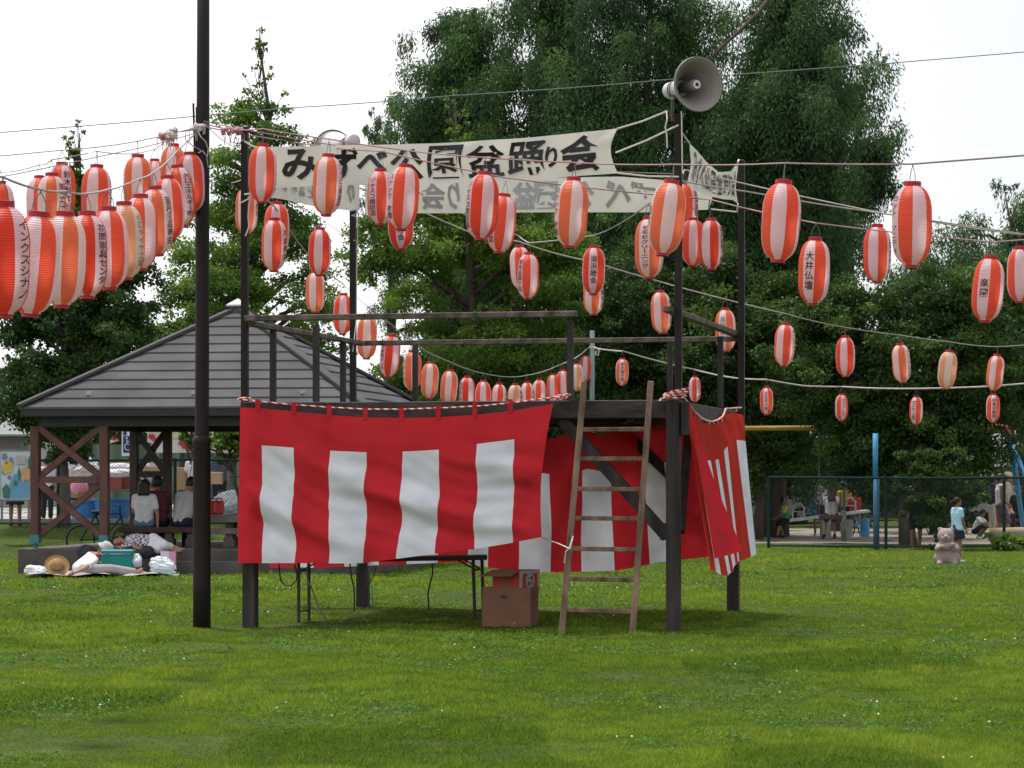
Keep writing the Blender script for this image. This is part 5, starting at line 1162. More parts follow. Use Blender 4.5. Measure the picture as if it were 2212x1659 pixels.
# ------------------------------------------------------------------ bicycles
M_TYRE = mat('black_rubber', (.02, .02, .02), .8, .1)
def bike(label, c, Y, s, heading, col):
    p = P(*c, Y); t = thing('bicycle', label, 'bicycle', tuple(p)); d = Vector((math.cos(heading), math.sin(heading), 0)); r = .29 * s
    side = Vector((-d.y, d.x, 0)); wc = [p + d * -.48 * s, p + d * .48 * s]
    for w in wc:
        g = MB(); pts = [w + d * math.cos(k * math.pi / 12) * r + Vector((0, 0, math.sin(k * math.pi / 12) * r)) for k in range(25)]; g.tube(pts, .022 * s, 6)
        for k in range(6): g.tube([w, w + d * math.cos(k * math.pi / 3) * r + Vector((0, 0, math.sin(k * math.pi / 3) * r))], .004, 4)
        part(g, 'wheel', M_TYRE, t)
    up = Vector((0, 0, 1)); bb = p + up * .02; st = p - d * .16 * s + up * .50 * s; hd = p + d * .34 * s + up * .52 * s
    g = MB()
    for a, b in ((wc[0], bb), (bb, st), (st, hd), (bb, hd + up * -.1 * s), (wc[0], st), (wc[1], hd), (hd, hd + up * .16 * s)): g.tube([a, b], .018 * s, 6)
    part(g, 'frame', col, t)
    g = MB(); h_ = hd + up * .16 * s; g.tube([h_ - side * .24 * s - d * .08 * s, h_ - side * .1 * s, h_ + side * .1 * s, h_ + side * .24 * s - d * .08 * s], .013 * s, 6); part(g, 'handlebar', M_TYRE, t)
    g = MB(); g.ball(st + up * .05 * s, .09 * s, 10, sq=(1.3, .8, .45)); part(g, 'saddle', M_TYRE, t)
    return t
bike('bicycle parked behind the pavilion post, only wheel and handlebar showing', (224, 1166), 50.5, .95, .5, M_FEN)
bike('child bicycle with blue frame standing behind the seesaw', (1850, 1136), 74.0, .85, 1.15, M_BLUP)

# ------------------------------------------------------------------ picnic on the slab edge
M_FOIL = mat('silver_mat', (.55, .56, .58), .3, .12, 9, .6, 20, metal=.5)
m_ = thing('picnic_mat', 'silvery picnic sheet spread at the foot of the pavilion slab', 'picnic mat', (-7.3, 43.4, 0))
g = MB(); g.grid(lambda u, v: P(lerp(60, 388, u), 0, lerp(42.6, 44.0, v)).xy.to_3d() + Vector((0, 0, .035 + .018 * math.sin(u * 40) * math.sin(v * 7) + .02 * math.sin(u * 17 + v * 3))), [i / 60 for i in range(61)], [i / 10 for i in range(11)]); part(g, 'sheet', M_FOIL, m_, smooth=True)
M_STRAW = mat('straw', (.30, .18, .075), .85, .2, 20, .4, 60)
c = P(123, 1222, 43.0); h_ = thing('straw_hat', 'brown straw hat lying on the silvery sheet', 'hat', tuple(c)); rot = Matrix.Rotation(R(58), 3, 'X') @ Matrix.Rotation(R(12), 3, 'Y'); ax_ = rot @ Vector((0, 0, 1))
g = MB(); g.lathe([(.001, .10), (.07, .10), (.095, .07), (.105, .0), (.16, -.012), (.20, .0)], c, ax_, 24); part(g, 'crown_and_brim', M_STRAW, h_, smooth=True)
g = MB(); g.lathe([(.107, .005), (.101, .035)], c, ax_, 24); part(g, 'band', mat('hat_band', (.14, .07, .03), .8, .1), h_)
M_TEALP = mat('teal_plastic', (.0, .22, .21), .4, .06); M_TEALD = mat('dark_teal_lid', (.02, .20, .23), .4, .06)
c = P(255, 1214, 43.3); co_ = thing('cooler_box', 'teal cooler box with a blue-green lid beside the lying people', 'cooler', (c.x, c.y, .05))
g = MB(); g.box((c.x, c.y, .21), (.50, .32, .26)); part(g, 'body', M_TEALP, co_, bevel=.02)
g = MB(); g.box((c.x, c.y, .385), (.53, .35, .06)); lid_ = part(g, 'lid', M_TEALD, co_, bevel=.015)
g = MB(); g.box((c.x, c.y - .165, .348), (.44, .012, .014)); part(g, 'trim', M_PLK, co_)
for k in (-.15, .15): g = MB(); g.box((c.x + k, c.y - .178, .345), (.05, .02, .07)); part(g, 'latch', M_TEALD, lid_)
def lump(name, label, cat, x, y, Y, r, sq, m, seed, amp=.25, dz=0):
    """crumpled soft thing"""
    c = P(x, y, Y); rn = np.random.RandomState(seed); bm = bmesh.new(); bmesh.ops.create_icosphere(bm, subdivisions=4, radius=1)
    ph = rn.rand(6, 3) * 6; k_ = rn.randn(6, 3) * 2.6
    for v in bm.verts:
        d = sum(math.sin(v.co.dot(Vector(k_[i])) + ph[i][0]) for i in range(6)) / 6
        d2 = sum(abs(math.sin(v.co.dot(Vector(k_[i])) * 2.7 + ph[i][1])) - .6 for i in range(6)) / 6; v.co = v.co * (1 + amp * d * 1.6 + amp * d2 * 1.3); v.co = Vector((v.co.x * sq[0], v.co.y * sq[1], v.co.z * sq[2])) * r
    me = bpy.data.meshes.new(name); bm.to_mesh(me); bm.free(); me.materials.append(m); o = bpy.data.objects.new(name, me); COL.objects.link(o); o.location = (c.x, c.y, c.z + dz)
    return tag(o, label, cat)
M_WCL = mat('white_fabric', (.62, .62, .66), .8, .1, 8, .4, 20); M_BAG = mat('clear_plastic_bag', (.50, .56, .60), .25, .15, 6, .5, 20, spec=.6); M_BLKB = mat('black_bag', (.02, .02, .024), .55, .2, 6, .3, 20); M_PINK = mat('pink_paper', (.62, .26, .42), .7, .08); M_GRYF = mat('grey_trousers', (.28, .26, .26), .85, .12, 8, .4, 20)
lump('folded_cloth', 'crumpled white cloth at the left end of the silvery sheet', 'cloth', 74, 1232, 42.9, .14, (1.2, .9, .7), M_WCL, 1)
lump('plastic_bag', 'crinkled clear plastic bag on the silvery sheet near the bare feet', 'bag', 350, 1226, 43.1, .16, (1.25, .8, .85), M_BAG, 2, .35)
lump('backpack', 'black backpack leaning on the slab behind the straw hat', 'bag', 186, 1194, 43.9, .16, (1.05, .5, .8), M_BLKB, 3, .15)
lump('plastic_bag', 'small white plastic bag beside the cooler lid', 'bag', 292, 1212, 43.25, .1, (1, .8, 1.1), M_BAG, 4, .3)
c = P(365, 1207, 43.6); pb = thing('paper_bag', 'pink and white paper bag standing by the bare feet', 'bag', tuple(c))
g = MB(); g.box((c.x - .06, c.y, c.z), (.14, .1, .24)); part(g, 'white_side', M_WCL, pb); g = MB(); g.box((c.x + .06, c.y - .01, c.z - .01), (.11, .1, .25)); part(g, 'pink_side', M_PINK, pb)
# canisters on the stone table
M_RPL = mat('red_plastic', (.62, .05, .045), .4, .06)
for i, px in enumerate((459, 474)):
    c = P(px, 1095, 46.9); zb = P(0, 1111, 47).z; t = thing('canister', ['red plastic canister half behind its twin on the stone table', 'front red plastic canister with moulded handle on the stone table'][i], 'canister', (c.x, c.y, zb))
    g = MB(); g.box((c.x, c.y - i * .05, zb + .12), (.17, .14, .24)); part(g, 'body', M_RPL, t, bevel=.03)
    g = MB(); g.tube([(c.x - .05, c.y - i * .05, zb + .24), (c.x - .04, c.y - i * .05, zb + .275), (c.x + .04, c.y - i * .05, zb + .275), (c.x + .06, c.y - i * .05, zb + .24)], .014, 6); part(g, 'handle', M_RPL, t)
    g = MB(); g.tube([(c.x - .065, c.y - i * .05, zb + .235), (c.x - .065, c.y - i * .05, zb + .28)], .02, 8); part(g, 'cap', M_PLK, t)

# ------------------------------------------------------------------ notice board, parking sign
M_BRD = mat('pale_painted_board', (.52, .56, .62), .6, .06, 2)
M_FRM = mat('board_frame', (.16, .17, .19), .5, .1)
nb = thing('painted_board', 'notice board painted with large pansies over a blue ground', 'notice board', tuple(P(33, 1080, 54)))
def NBp(x, y, d=0): return P(x, y, 54 - d)
g = MB(); g.prism([NBp(0, 974), NBp(66, 974), NBp(66, 1079), NBp(0, 1079)], (0, .03, 0)); part(g, 'panel', M_BRD, nb)
g = MB()
for a, b in (((-2, 972), (68, 972)), ((68, 972), (68, 1081)), ((68, 1081), (-2, 1081)), ((-2, 1081), (-2, 972))): g.beam(NBp(*a), NBp(*b), .035, .035)
part(g, 'frame', M_FRM, nb)
g = MB(); g.beam(NBp(4, 1081), P(4, 1127, 54), .04, .04); g.beam(NBp(62, 1081), P(62, 1127, 54), .04, .04); part(g, 'stand', M_FRM, nb)
def blob(g, x, y, rx, ry, d, seed, lobes=5, m=0):
    rn = random.Random(seed); ph = rn.random() * 6
    pts = [NBp(x + rx * math.cos(k * math.pi / 16) * (1 + .12 * math.sin(lobes * k * math.pi / 16 + ph)), y + ry * math.sin(k * math.pi / 16) * (1 + .12 * math.sin(lobes * k * math.pi / 16 + ph)), d) for k in range(32)]
    g.prism(pts, (0, .001, 0), m)
PAINT = [mat('paint_' + n, c, .7, .1) for n, c in (('blue', (.14, .33, .52)), ('yellow', (.55, .44, .10)), ('violet', (.20, .20, .40)), ('orange', (.55, .33, .14)), ('green', (.05, .18, .14)), ('brown', (.28, .14, .03)), ('grey', (.42, .40, .40)))]
g = MB(); g.prism([NBp(10, 1077, .004), NBp(64, 1077, .004), NBp(64, 1030, .004), NBp(45, 1022, .004), NBp(30, 1024, .004), NBp(18, 1050, .004)], (0, .001, 0), 0)
for x, y, rx, ry, m, s in ((10, 987, 6, 8, 2, 1), (24, 996, 5, 9, 2, 2), (8, 1018, 4, 8, 2, 3), (20, 1031, 4, 5, 2, 4), (16, 1009, 12, 15, 1, 5), (14, 1000, 3, 3, 5, 6), (58, 1022, 10, 16, 3, 7), (50, 1028, 4, 14, 3, 8), (13, 1062, 8, 15, 4, 9), (41, 1024, 3, 14, 4, 10), (33, 1043, 4, 6, 4, 11), (63, 1000, 3, 14, 4, 12)): blob(g, x, y, rx, ry, .006 + s * .0015, s, m=m)
g.prism([NBp(34, 984, .03), NBp(55, 984, .03), NBp(55, 1003, .03), NBp(34, 1003, .03)], (0, .001, 0), 6)
part(g, 'painting', PAINT, nb)
M_SIGN = mat('white_sign', (.66, .68, .72), .5, .05); M_SBLU = mat('sign_blue', (.012, .035, .20), .5, .05)
ps = thing('parking_sign', 'tall white parking sign with letter and blue wheelchair panel behind the pavilion', 'sign', tuple(P(274, 1120, 53)))
def SG(x, y, d=0): return P(x, y, 53 - d)
g = MB(); g.prism([SG(263, 895), SG(290, 895), SG(290, 985), SG(263, 985)], (0, .04, 0)); part(g, 'board', M_SIGN, ps)
g = MB(); g.prism([SG(266, 942, .004), SG(289, 942, .004), SG(289, 978, .004), SG(266, 978, .004)], (0, .002, 0)); part(g, 'blue_panel', M_SBLU, ps)
g = MB(); c = SG(276, 918); vs, fs = textmesh('P', .03); g.add([c + Vector((x * .42, -.008, (y - .34) * .55)) for x, y in vs], fs); part(g, 'lettering', M_SBLU, ps)
g = MB(); c = SG(277, 965, .01)
g.tube([c + Vector((math.cos(a) * .07, 0, math.sin(a) * .07)) for a in [k * math.pi / 10 + 1.9 for k in range(16)]], .009, 5); hd_ = SG(274, 947, .01); g.ball(hd_, .022, 8); g.tube([hd_ + Vector((0, 0, -.03)), c + Vector((-.02, 0, .05)), c + Vector((.05, 0, .045)), c + Vector((.085, 0, -.05))], .010, 5); g.tube([c + Vector((-.02, 0, .10)), c + Vector((.045, 0, .095))], .009, 5); part(g, 'wheelchair_symbol', M_SIGN, ps)
g = MB(); g.tube([SG(276, 985, -.03), (SG(276, 985).x, 62.03, .5)], .03, 8); part(g, 'pole', M_FRM, ps)

# ------------------------------------------------------------------ stalls behind the pavilion
M_TENT = mat('cream_canvas', (.72, .66, .48), .8, .06, 2, trans=.62); M_TENTW = mat('white_valance', (.62, .60, .56), .8, .06, 2, trans=.2); M_FLW = mat('red_flower_print', (.40, .03, .05), .8, .1)
YT = 72.0
tt_ = thing('market_tent', 'cream festival tent with red flower prints on its valance behind the pavilion', 'tent', tuple(P(340, 1110, YT)))
def TP(x, y, d=0): return P(x, y, YT + d)
g = MB(); g.add([TP(225, 945), TP(318, 905), TP(318, 905, 4), TP(225, 945, 4), TP(330, 938), TP(330, 938, 4)], [(0, 1, 2, 3), (1, 4, 5, 2)])
g.add([TP(300, 925, -.5), TP(345, 885, -.5), TP(450, 888, -.5), TP(520, 948, -.5), TP(338, 948, -.5)], [(0, 1, 2, 3, 4)]); part(g, 'canopy', M_TENT, tt_)
g = MB(); g.prism([TP(225, 945, -.1), TP(262, 929, -.1), TP(262, 950, -.1), TP(225, 962, -.1)], (0, .02, 0)); g.prism([TP(318, 918, -.6), TP(338, 930, -.6), TP(338, 962, -.6), TP(318, 955, -.6)], (0, .02, 0)); g.prism([TP(338, 949, -.6), TP(520, 949, -.6), TP(520, 978, -.6), TP(338, 978, -.6)], (0, .02, 0)); part(g, 'valance', M_TENTW, tt_)
g = MB()
for i, (x, y, rx, ry) in enumerate(((247, 942, 9, 8), (256, 946, 5, 6), (327, 943, 7, 6), (334, 950, 5, 4), (405, 963, 10, 11), (392, 957, 7, 6), (440, 966, 9, 8), (480, 962, 10, 9))):
    pts = [TP(x + rx * math.cos(k * math.pi / 16) * (1 + .25 * math.sin(5 * k * math.pi / 16)), y + ry * math.sin(k * math.pi / 16) * (1 + .25 * math.sin(5 * k * math.pi / 16)), -.66 if x > 300 else -.14) for k in range(32)]; g.prism(pts, (0, .01, 0))
part(g, 'flower_print', M_FLW, tt_)
for x in (236, 342, 452, 515): g = MB(); g.tube([TP(x, 945, .3), (TP(x, 945, .3).x, YT + .3, .5)], .03, 6); part(g, 'pole', M_FRM, tt_)
M_TARP = mat('green_grey_tarp', (.10, .16, .14), .6, .15, 1.5, .2, 5); 
w_ = thing('tent_backdrop', 'green-grey tarpaulin hanging at the back of the festival tent', 'tarpaulin', tuple(TP(380, 1040, 2.5)))
g = MB(); g.grid(lambda u, v: TP(lerp(200, 520, u), lerp(960, 1085, v), 2.5 + .12 * math.sin(u * 40)), [i / 50 for i in range(51)], [0, .5, 1]); part(g, 'sheet', M_TARP, w_, smooth=True)
BXC = [mat('box_card_%d' % i, c, .85, .1, 4) for i, c in enumerate(((.36, .25, .14), (.42, .30, .18), (.24, .14, .085), (.45, .43, .40), (.34, .08, .08)))]
def crate(label, x0, x1, y0, y1, Y, m, dep=.4, name='cardboard_box', cat='box'):
    a, b = P(x0, y1, Y), P(x1, y0, Y); t = thing(name, label, cat, ((a.x + b.x) / 2, Y, a.z)); g = MB(); g.box(((a.x + b.x) / 2, Y + dep / 2, (a.z + b.z) / 2), (b.x - a.x, dep, b.z - a.z)); part(g, 'carton', m, t, bevel=.01)
    g = MB(); g.box(((a.x + b.x) / 2, Y + dep / 2, b.z + .004), (b.x - a.x - .02, .05, .006)); part(g, 'tape', BXC[1], t); return t
crate('large tan carton standing behind the white-shirted stall helper', 370, 402, 1010, 1058, 66, BXC[0], .6)
crate('flat tan carton on top of the goods pile between the pavilion posts', 305, 352, 1008, 1022, 65, BXC[1])
crate('pale carton lying under the flat tan one', 300, 356, 1023, 1042, 65, BXC[3])
crate('brown carton behind the seated girl in the pavilion', 318, 360, 1043, 1062, 64.5, BXC[2])
crate('long tan carton over the red drink packs', 237, 283, 995, 1010, 64, BXC[1])
crate('stack of red-wrapped drink packs under a white sheet', 236, 262, 1020, 1056, 63, BXC[4], .5, 'drink_packs', 'drink packs')
crate('second red-wrapped drink pack beside the first', 263, 282, 1024, 1056, 63.2, BXC[4], .5, 'drink_packs', 'drink packs')
crate('tan carton half hidden behind the tree trunk', 150, 178, 1045, 1075, 62, BXC[0])
crate('brown carton low behind the cross braces', 168, 204, 1060, 1092, 61.5, BXC[2])
crate('tan carton right of the brown pole behind the pavilion', 452, 478, 1020, 1046, 65, BXC[1])
lump('white_sheet', 'rumpled white sheet lying over the red drink packs', 'sheet', 258, 1016, 63.2, .42, (1.3, .8, .40), M_WCL, 21)
lump('white_sheet', 'grey-white rumpled sheet behind the cross braces', 'sheet', 174, 1010, 62.5, .36, (1.1, .8, .6), M_WCL, 22)
lump('garbage_bag', 'full white plastic sack standing by the curtain edge', 'bag', 512, 1086, 60, .42, (1.3, .8, .7), M_BAG, 23, .2)
lump('pink_bag', 'bright pink bag on the stall table behind the cross braces', 'bag', 172, 1052, 61.8, .19, (1.1, .7, .9), M_PINK, 24, .12)
M_BLUT = mat('blue_plastic_tub', (.02, .15, .42), .45, .08)
c = P(243, 1100, 59.5); tb_ = thing('plastic_tub', 'large blue plastic tub standing on the paving behind the pavilion post', 'tub', tuple(c))
g = MB(); zb = float(gz(c.x, 59.5)); g.lathe([(.36, zb), (.42, zb + .46), (.46, zb + .46), (.46, zb + .50), (.40, zb + .50), (.34, zb + .05)], (c.x, 59.5, 0), n=22); part(g, 'tub', M_BLUT, tb_, smooth=False)
c = P(190, 1100, 59.8); tb_ = thing('plastic_tub', 'second blue plastic tub seen between the lower cross braces', 'tub', tuple(c))
g = MB(); g.lathe([(.36, zb), (.42, zb + .42), (.46, zb + .42), (.46, zb + .46), (.40, zb + .46), (.34, zb + .05)], (c.x, 59.8, 0), n=22); part(g, 'tub', M_BLUT, tb_)
def stall_table(label, x0, x1, y, Y, m):
    a, b = P(x0, y, Y), P(x1, y, Y); t = thing('stall_table', label, 'table', (a.x, Y, float(gz(a.x, Y)))); g = MB(); g.beam(a + Vector((0, .35, 0)), b + Vector((0, .35, 0)), .7, .04); part(g, 'table_top', m, t)
    for f, dy in ((.06, 0), (.94, 0), (.06, .7), (.94, .7)): p = a.lerp(b, f); g = MB(); g.tube([(p.x, Y + dy, float(gz(p.x, Y))), (p.x, Y + dy, p.z)], .018, 6); part(g, 'leg', M_FRM, t)
stall_table('trestle table piled with goods behind the pavilion', 228, 362, 1060, 63, M_CARD); stall_table('dark trestle table behind the brown pole', 448, 560, 1030, 68, M_TTOP); stall_table('low folding table beside the white sack', 470, 505, 1062, 60.5, M_TTOP)

# ------------------------------------------------------------------ buildings and cars in the distance
M_BLD = mat('beige_wall', (.36, .33, .29), .85, .1, 1, .1, 10); M_BRF = mat('slate_roof', (.16, .18, .17), .7, .12, 1); M_SHUT = mat('grey_shutter', (.12, .11, .10), .6, .1, 2); M_GLS = mat('window_glass', (.03, .035, .04), .15, .1, spec=.6)
hb = thing('park_building', 'low beige building with slate roof and shutter at the far left edge', 'building', (P(0, 1100, 88).x, 88, .6))
def HB(x, y, d=0): return P(x, y, 88 + d)
g = MB(); a, b = HB(-120, 940), HB(64, 940); g.frame(((a.x + b.x) / 2, 91, 1.8), Vector(((b.x - a.x) / 2, 0, 0)), Vector((0, 3, 0)), Vector((0, 0, 1.25))); part(g, 'wall', M_BLD, hb)
g = MB(); g.add([HB(-130, 938, -.6), HB(72, 938, -.6), HB(60, 905, 3.5), HB(-130, 882, 3.5), HB(72, 933, 7), HB(-130, 933, 7), HB(-130, 942, -.6), HB(72, 942, -.6)], [(0, 1, 2, 3), (3, 2, 4, 5), (0, 6, 7, 1), (1, 7, 4), (1, 4, 2)]); part(g, 'roof', M_BRF, hb)
g = MB(); g.frame(HB(16, 962, -.04), Vector((.35, 0, 0)), Vector((0, .03, 0)), Vector((0, 0, .30)))
for k in range(7): g.frame(HB(16, 947 + k * 5, -.075), Vector((.36, 0, 0)), Vector((0, .008, 0)), Vector((0, 0, .02)))
part(g, 'shutter', M_SHUT, hb)
g = MB(); g.frame(HB(52, 962, -.03), Vector((.14, 0, 0)), Vector((0, .03, 0)), Vector((0, 0, .30))); part(g, 'door', M_SHUT, hb)
M_WSID = mat('white_siding', (.60, .61, .64), .7, .06, 2)
h2 = thing('house', 'white-eaved house beyond the playground at the right edge', 'house', (P(2200, 1100, 105).x, 105, .4))
def H2(x, y, d=0): return P(x, y, 105 + d)
g = MB(); a, b = H2(2150, 1000), H2(2420, 1000); g.frame(((a.x + b.x) / 2, 108.2, 1.45), Vector(((b.x - a.x) / 2, 0, 0)), Vector((0, 3, 0)), Vector((0, 0, 1.2))); part(g, 'wall', M_BLD, h2)
g = MB()
for k, (y0, y1) in enumerate(((972, 984), (987, 997), (1000, 1008))): g.frame((H2(2285, 0).x, 105 - .1 * (2 - k), (H2(0, y0).z + H2(0, y1).z) / 2), Vector((3.0, 0, 0)), Vector((0, .25, 0)), Vector((0, 0, (H2(0, y0).z - H2(0, y1).z) / 2)))
part(g, 'eaves', M_WSID, h2)
g = MB(); g.add([H2(2130, 972, -.3), H2(2440, 972, -.3), H2(2440, 930, 4), H2(2150, 930, 4)], [(0, 1, 2, 3)]); part(g, 'roof', M_BRF, h2)
for px in (2168, 2200): g = MB(); g.frame(H2(px, 1030, .17), Vector((.22, 0, 0)), Vector((0, .02, 0)), Vector((0, 0, .36))); wn = part(g, 'window', M_GLS, h2); g = MB(); g.frame(H2(px, 1030, .16) - Vector((0, .02, .38)), Vector((.25, 0, 0)), Vector((0, .05, 0)), Vector((0, 0, .025))); g.frame(H2(px, 1030, .16) - Vector((0, .02, -.38)), Vector((.25, 0, 0)), Vector((0, .05, 0)), Vector((0, 0, .025))); part(g, 'frame', M_WSID, wn)
def car(label, x, y, Y, L_, col, heading=0.0):
    c = P(x, y, Y); z0 = .35 + float(gz(c.x, Y)) * 0; t = thing('parked_car', label, 'car', (c.x, Y, 0)); d = Vector((math.cos(heading), math.sin(heading), 0)); s = Vector((-d.y, d.x, 0))
    g0 = float(gz(c.x, Y)); up = Vector((0, 0, 1)); o = Vector((c.x, Y, g0)); hw = .74
    pr = [(-.5, .30), (-.5, .78), (-.47, .92), (-.30, 1.02), (.30, 1.0), (.46, .86), (.5, .72), (.5, .30)]
    g = MB(); g.prism([o + d * a * L_ + up * b - s * hw for a, b in pr], s * hw * 2); part(g, 'body', col, t, bevel=.03)
    pr2 = [(-.45, .98), (-.38, 1.42), (-.30, 1.47), (.08, 1.46), (.28, 1.0)]
    g = MB(); g.prism([o + d * a * L_ + up * b - s * hw * .92 for a, b in pr2], s * hw * 1.84); part(g, 'cabin', col, t, bevel=.02)
    g = MB(); pr3 = [(-.41, 1.03), (-.365, 1.38), (.06, 1.38), (.21, 1.03)]
    for k in (-1, 1): g.prism([o + d * a * L_ + up * b + s * hw * .925 * k for a, b in pr3], s * .012 * k)
    g.prism([o + d * a * L_ + up * b - s * hw * .8 for a, b in ((.272, 1.04), (.10, 1.42), (.095, 1.41), (.262, 1.03))], s * hw * 1.6); part(g, 'window', M_GLS, t)
    for a in (-.31, .31):
        for k in (-1, 1):
            q = o + d * a * L_ + up * .30 + s * k * (hw - .09); g = MB(); g.lathe([(.16, .1), (.29, .1), (.30, .06), (.30, -.06), (.29, -.1), (.16, -.1)], q, s, 18); wh = part(g, 'wheel', M_TYRE, t); g = MB(); g.lathe([(.001, .085), (.10, .085), (.16, .07), (.16, -.07), (.10, -.085), (.001, -.085)], q, s, 18); part(g, 'rim', M_CAP, wh)
    for k in (-1, 1): g = MB(); g.frame(o + d * .502 * L_ + up * .68 + s * k * hw * .7, d * .012, s * .14, up * .07); part(g, 'headlight', M_PLK, t)
    return t
M_CARW = mat('silver_car_paint', (.36, .37, .40), .3, .03, spec=.6); M_CARB = mat('pale_blue_car_paint', (.16, .24, .27), .3, .03, spec=.6); M_CARK = mat('dark_car_paint', (.04, .045, .055), .3, .03, spec=.6)
car('silver car parked behind the striped side curtain beyond the playground', 1648, 1100, 90, 3.7, M_CARW, .1); car('pale blue-grey car under the trees left of the swing pole', 1722, 1090, 92, 3.6, M_CARB, .05)
car('dark car under the trees behind the blue post', 1880, 1100, 94, 3.8, M_CARK, -.1); car('silver-grey car glimpsed between the shrub and the fence post', 2085, 1100, 93, 3.6, M_CARW, .15)

# ------------------------------------------------------------------ stone bear statue
M_STONE = mat('pinkish_stone', (.29, .225, .22), .9, .14, 7, .4, 40)
# ------------------------------------------------------------------ people
def solid(mb, name, m, parent, voxel=.016, extra=None, smooth_it=2):
    """one continuous skin over the overlapping limbs in mb"""
    o = mb.build(name, m); md = o.modifiers.new('r', 'REMESH'); md.mode = 'VOXEL'; md.voxel_size = voxel
    s_ = o.modifiers.new('s', 'SMOOTH'); s_.factor = .5; s_.iterations = smooth_it
    dg = bpy.context.evaluated_depsgraph_get(); me = bpy.data.meshes.new_from_object(o.evaluated_get(dg)); bpy.data.objects.remove(o)
    if extra is not None and extra.v:
        bm = bmesh.new(); bm.from_mesh(me); vs = [bm.verts.new(v) for v in extra.v]
        for f in extra.f:
            try: bm.faces.new([vs[i] for i in f])
            except ValueError: pass
        bm.to_mesh(me); bm.free()
    me.materials.clear(); me.materials.append(m); me.polygons.foreach_set('use_smooth', [True] * len(me.polygons)); me.polygons.foreach_set('material_index', [0] * len(me.polygons))
    q = bpy.data.objects.new(name, me); COL.objects.link(q); q.parent = parent; w = W(parent)
    for v in me.vertices: v.co += w
    return q
SKIN = mat('skin', (.33, .175, .115), .6, .06, 6); SKIND = mat('tanned_skin', (.235, .115, .075), .6, .06, 6)
HAIR = mat('black_hair', (.016, .012, .011), .5, .2, 20, .3, 60); HAIRB = mat('brown_hair', (.030, .013, .010), .6, .2, 20, .3, 60, spec=.15)
def cl(n, c, v=.10): return mat('cloth_' + n, c, .85, v, 9, .35, 25, spec=.1)
C_WHITE, C_GREY, C_LBLUE = cl('white', (.62, .61, .64)), cl('grey', (.42, .41, .42)), cl('light_blue', (.38, .60, .76))
C_NAVY, C_BLACK, C_DENIM = cl('navy', (.022, .024, .05)), cl('black', (.018, .018, .02)), cl('denim', (.12, .20, .30))
C_GREEN, C_RED, C_YEL = cl('green', (.06, .26, .17)), cl('red', (.40, .03, .045)), cl('yellow', (.55, .40, .05))
C_CREAM, C_TAN, C_DBLUE = cl('cream', (.50, .45, .36)), cl('tan', (.20, .12, .08)), cl('slate_blue', (.07, .085, .14))
def checkmat(name, a, b, s):
    m = bpy.data.materials.new(name); m.use_nodes = True; t = m.node_tree; bs = t.nodes["Principled BSDF"]; bs.inputs['Roughness'].default_value = .85
    tc = t.nodes.new("ShaderNodeTexCoord"); c = t.nodes.new("ShaderNodeTexChecker"); c.inputs['Scale'].default_value = s; c.inputs['Color1'].default_value = (*a, 1); c.inputs['Color2'].default_value = (*b, 1)
    t.links.new(tc.outputs['Object'], c.inputs['Vector']); t.links.new(c.outputs['Color'], bs.inputs['Base Color']); return m
C_CHECK, C_PLAID = checkmat('checked_shirt', (.62, .60, .62), (.10, .08, .12), 24), checkmat('plaid_shirt', (.13, .02, .03), (.05, .015, .02), 22)
C_PLSH = checkmat('plaid_shorts', (.20, .10, .13), (.09, .05, .07), 18)
STD = dict(pel=(0, 0, .93), che=(0, 0, 1.27), nek=(0, .012, 1.44), hed=(0, -.012, 1.575), shL=(-.165, .01, 1.375), elL=(-.215, .03, 1.11), haL=(-.22, -.02, .87), shR=(.165, .01, 1.375), elR=(.215, .03, 1.11), haR=(.22, -.02, .87),
           hiL=(-.085, 0, .90), knL=(-.095, -.015, .49), anL=(-.10, .02, .08), toL=(-.11, -.13, .03), hiR=(.085, 0, .90), knR=(.095, -.015, .49), anR=(.10, .02, .08), toR=(.11, -.13, .03))
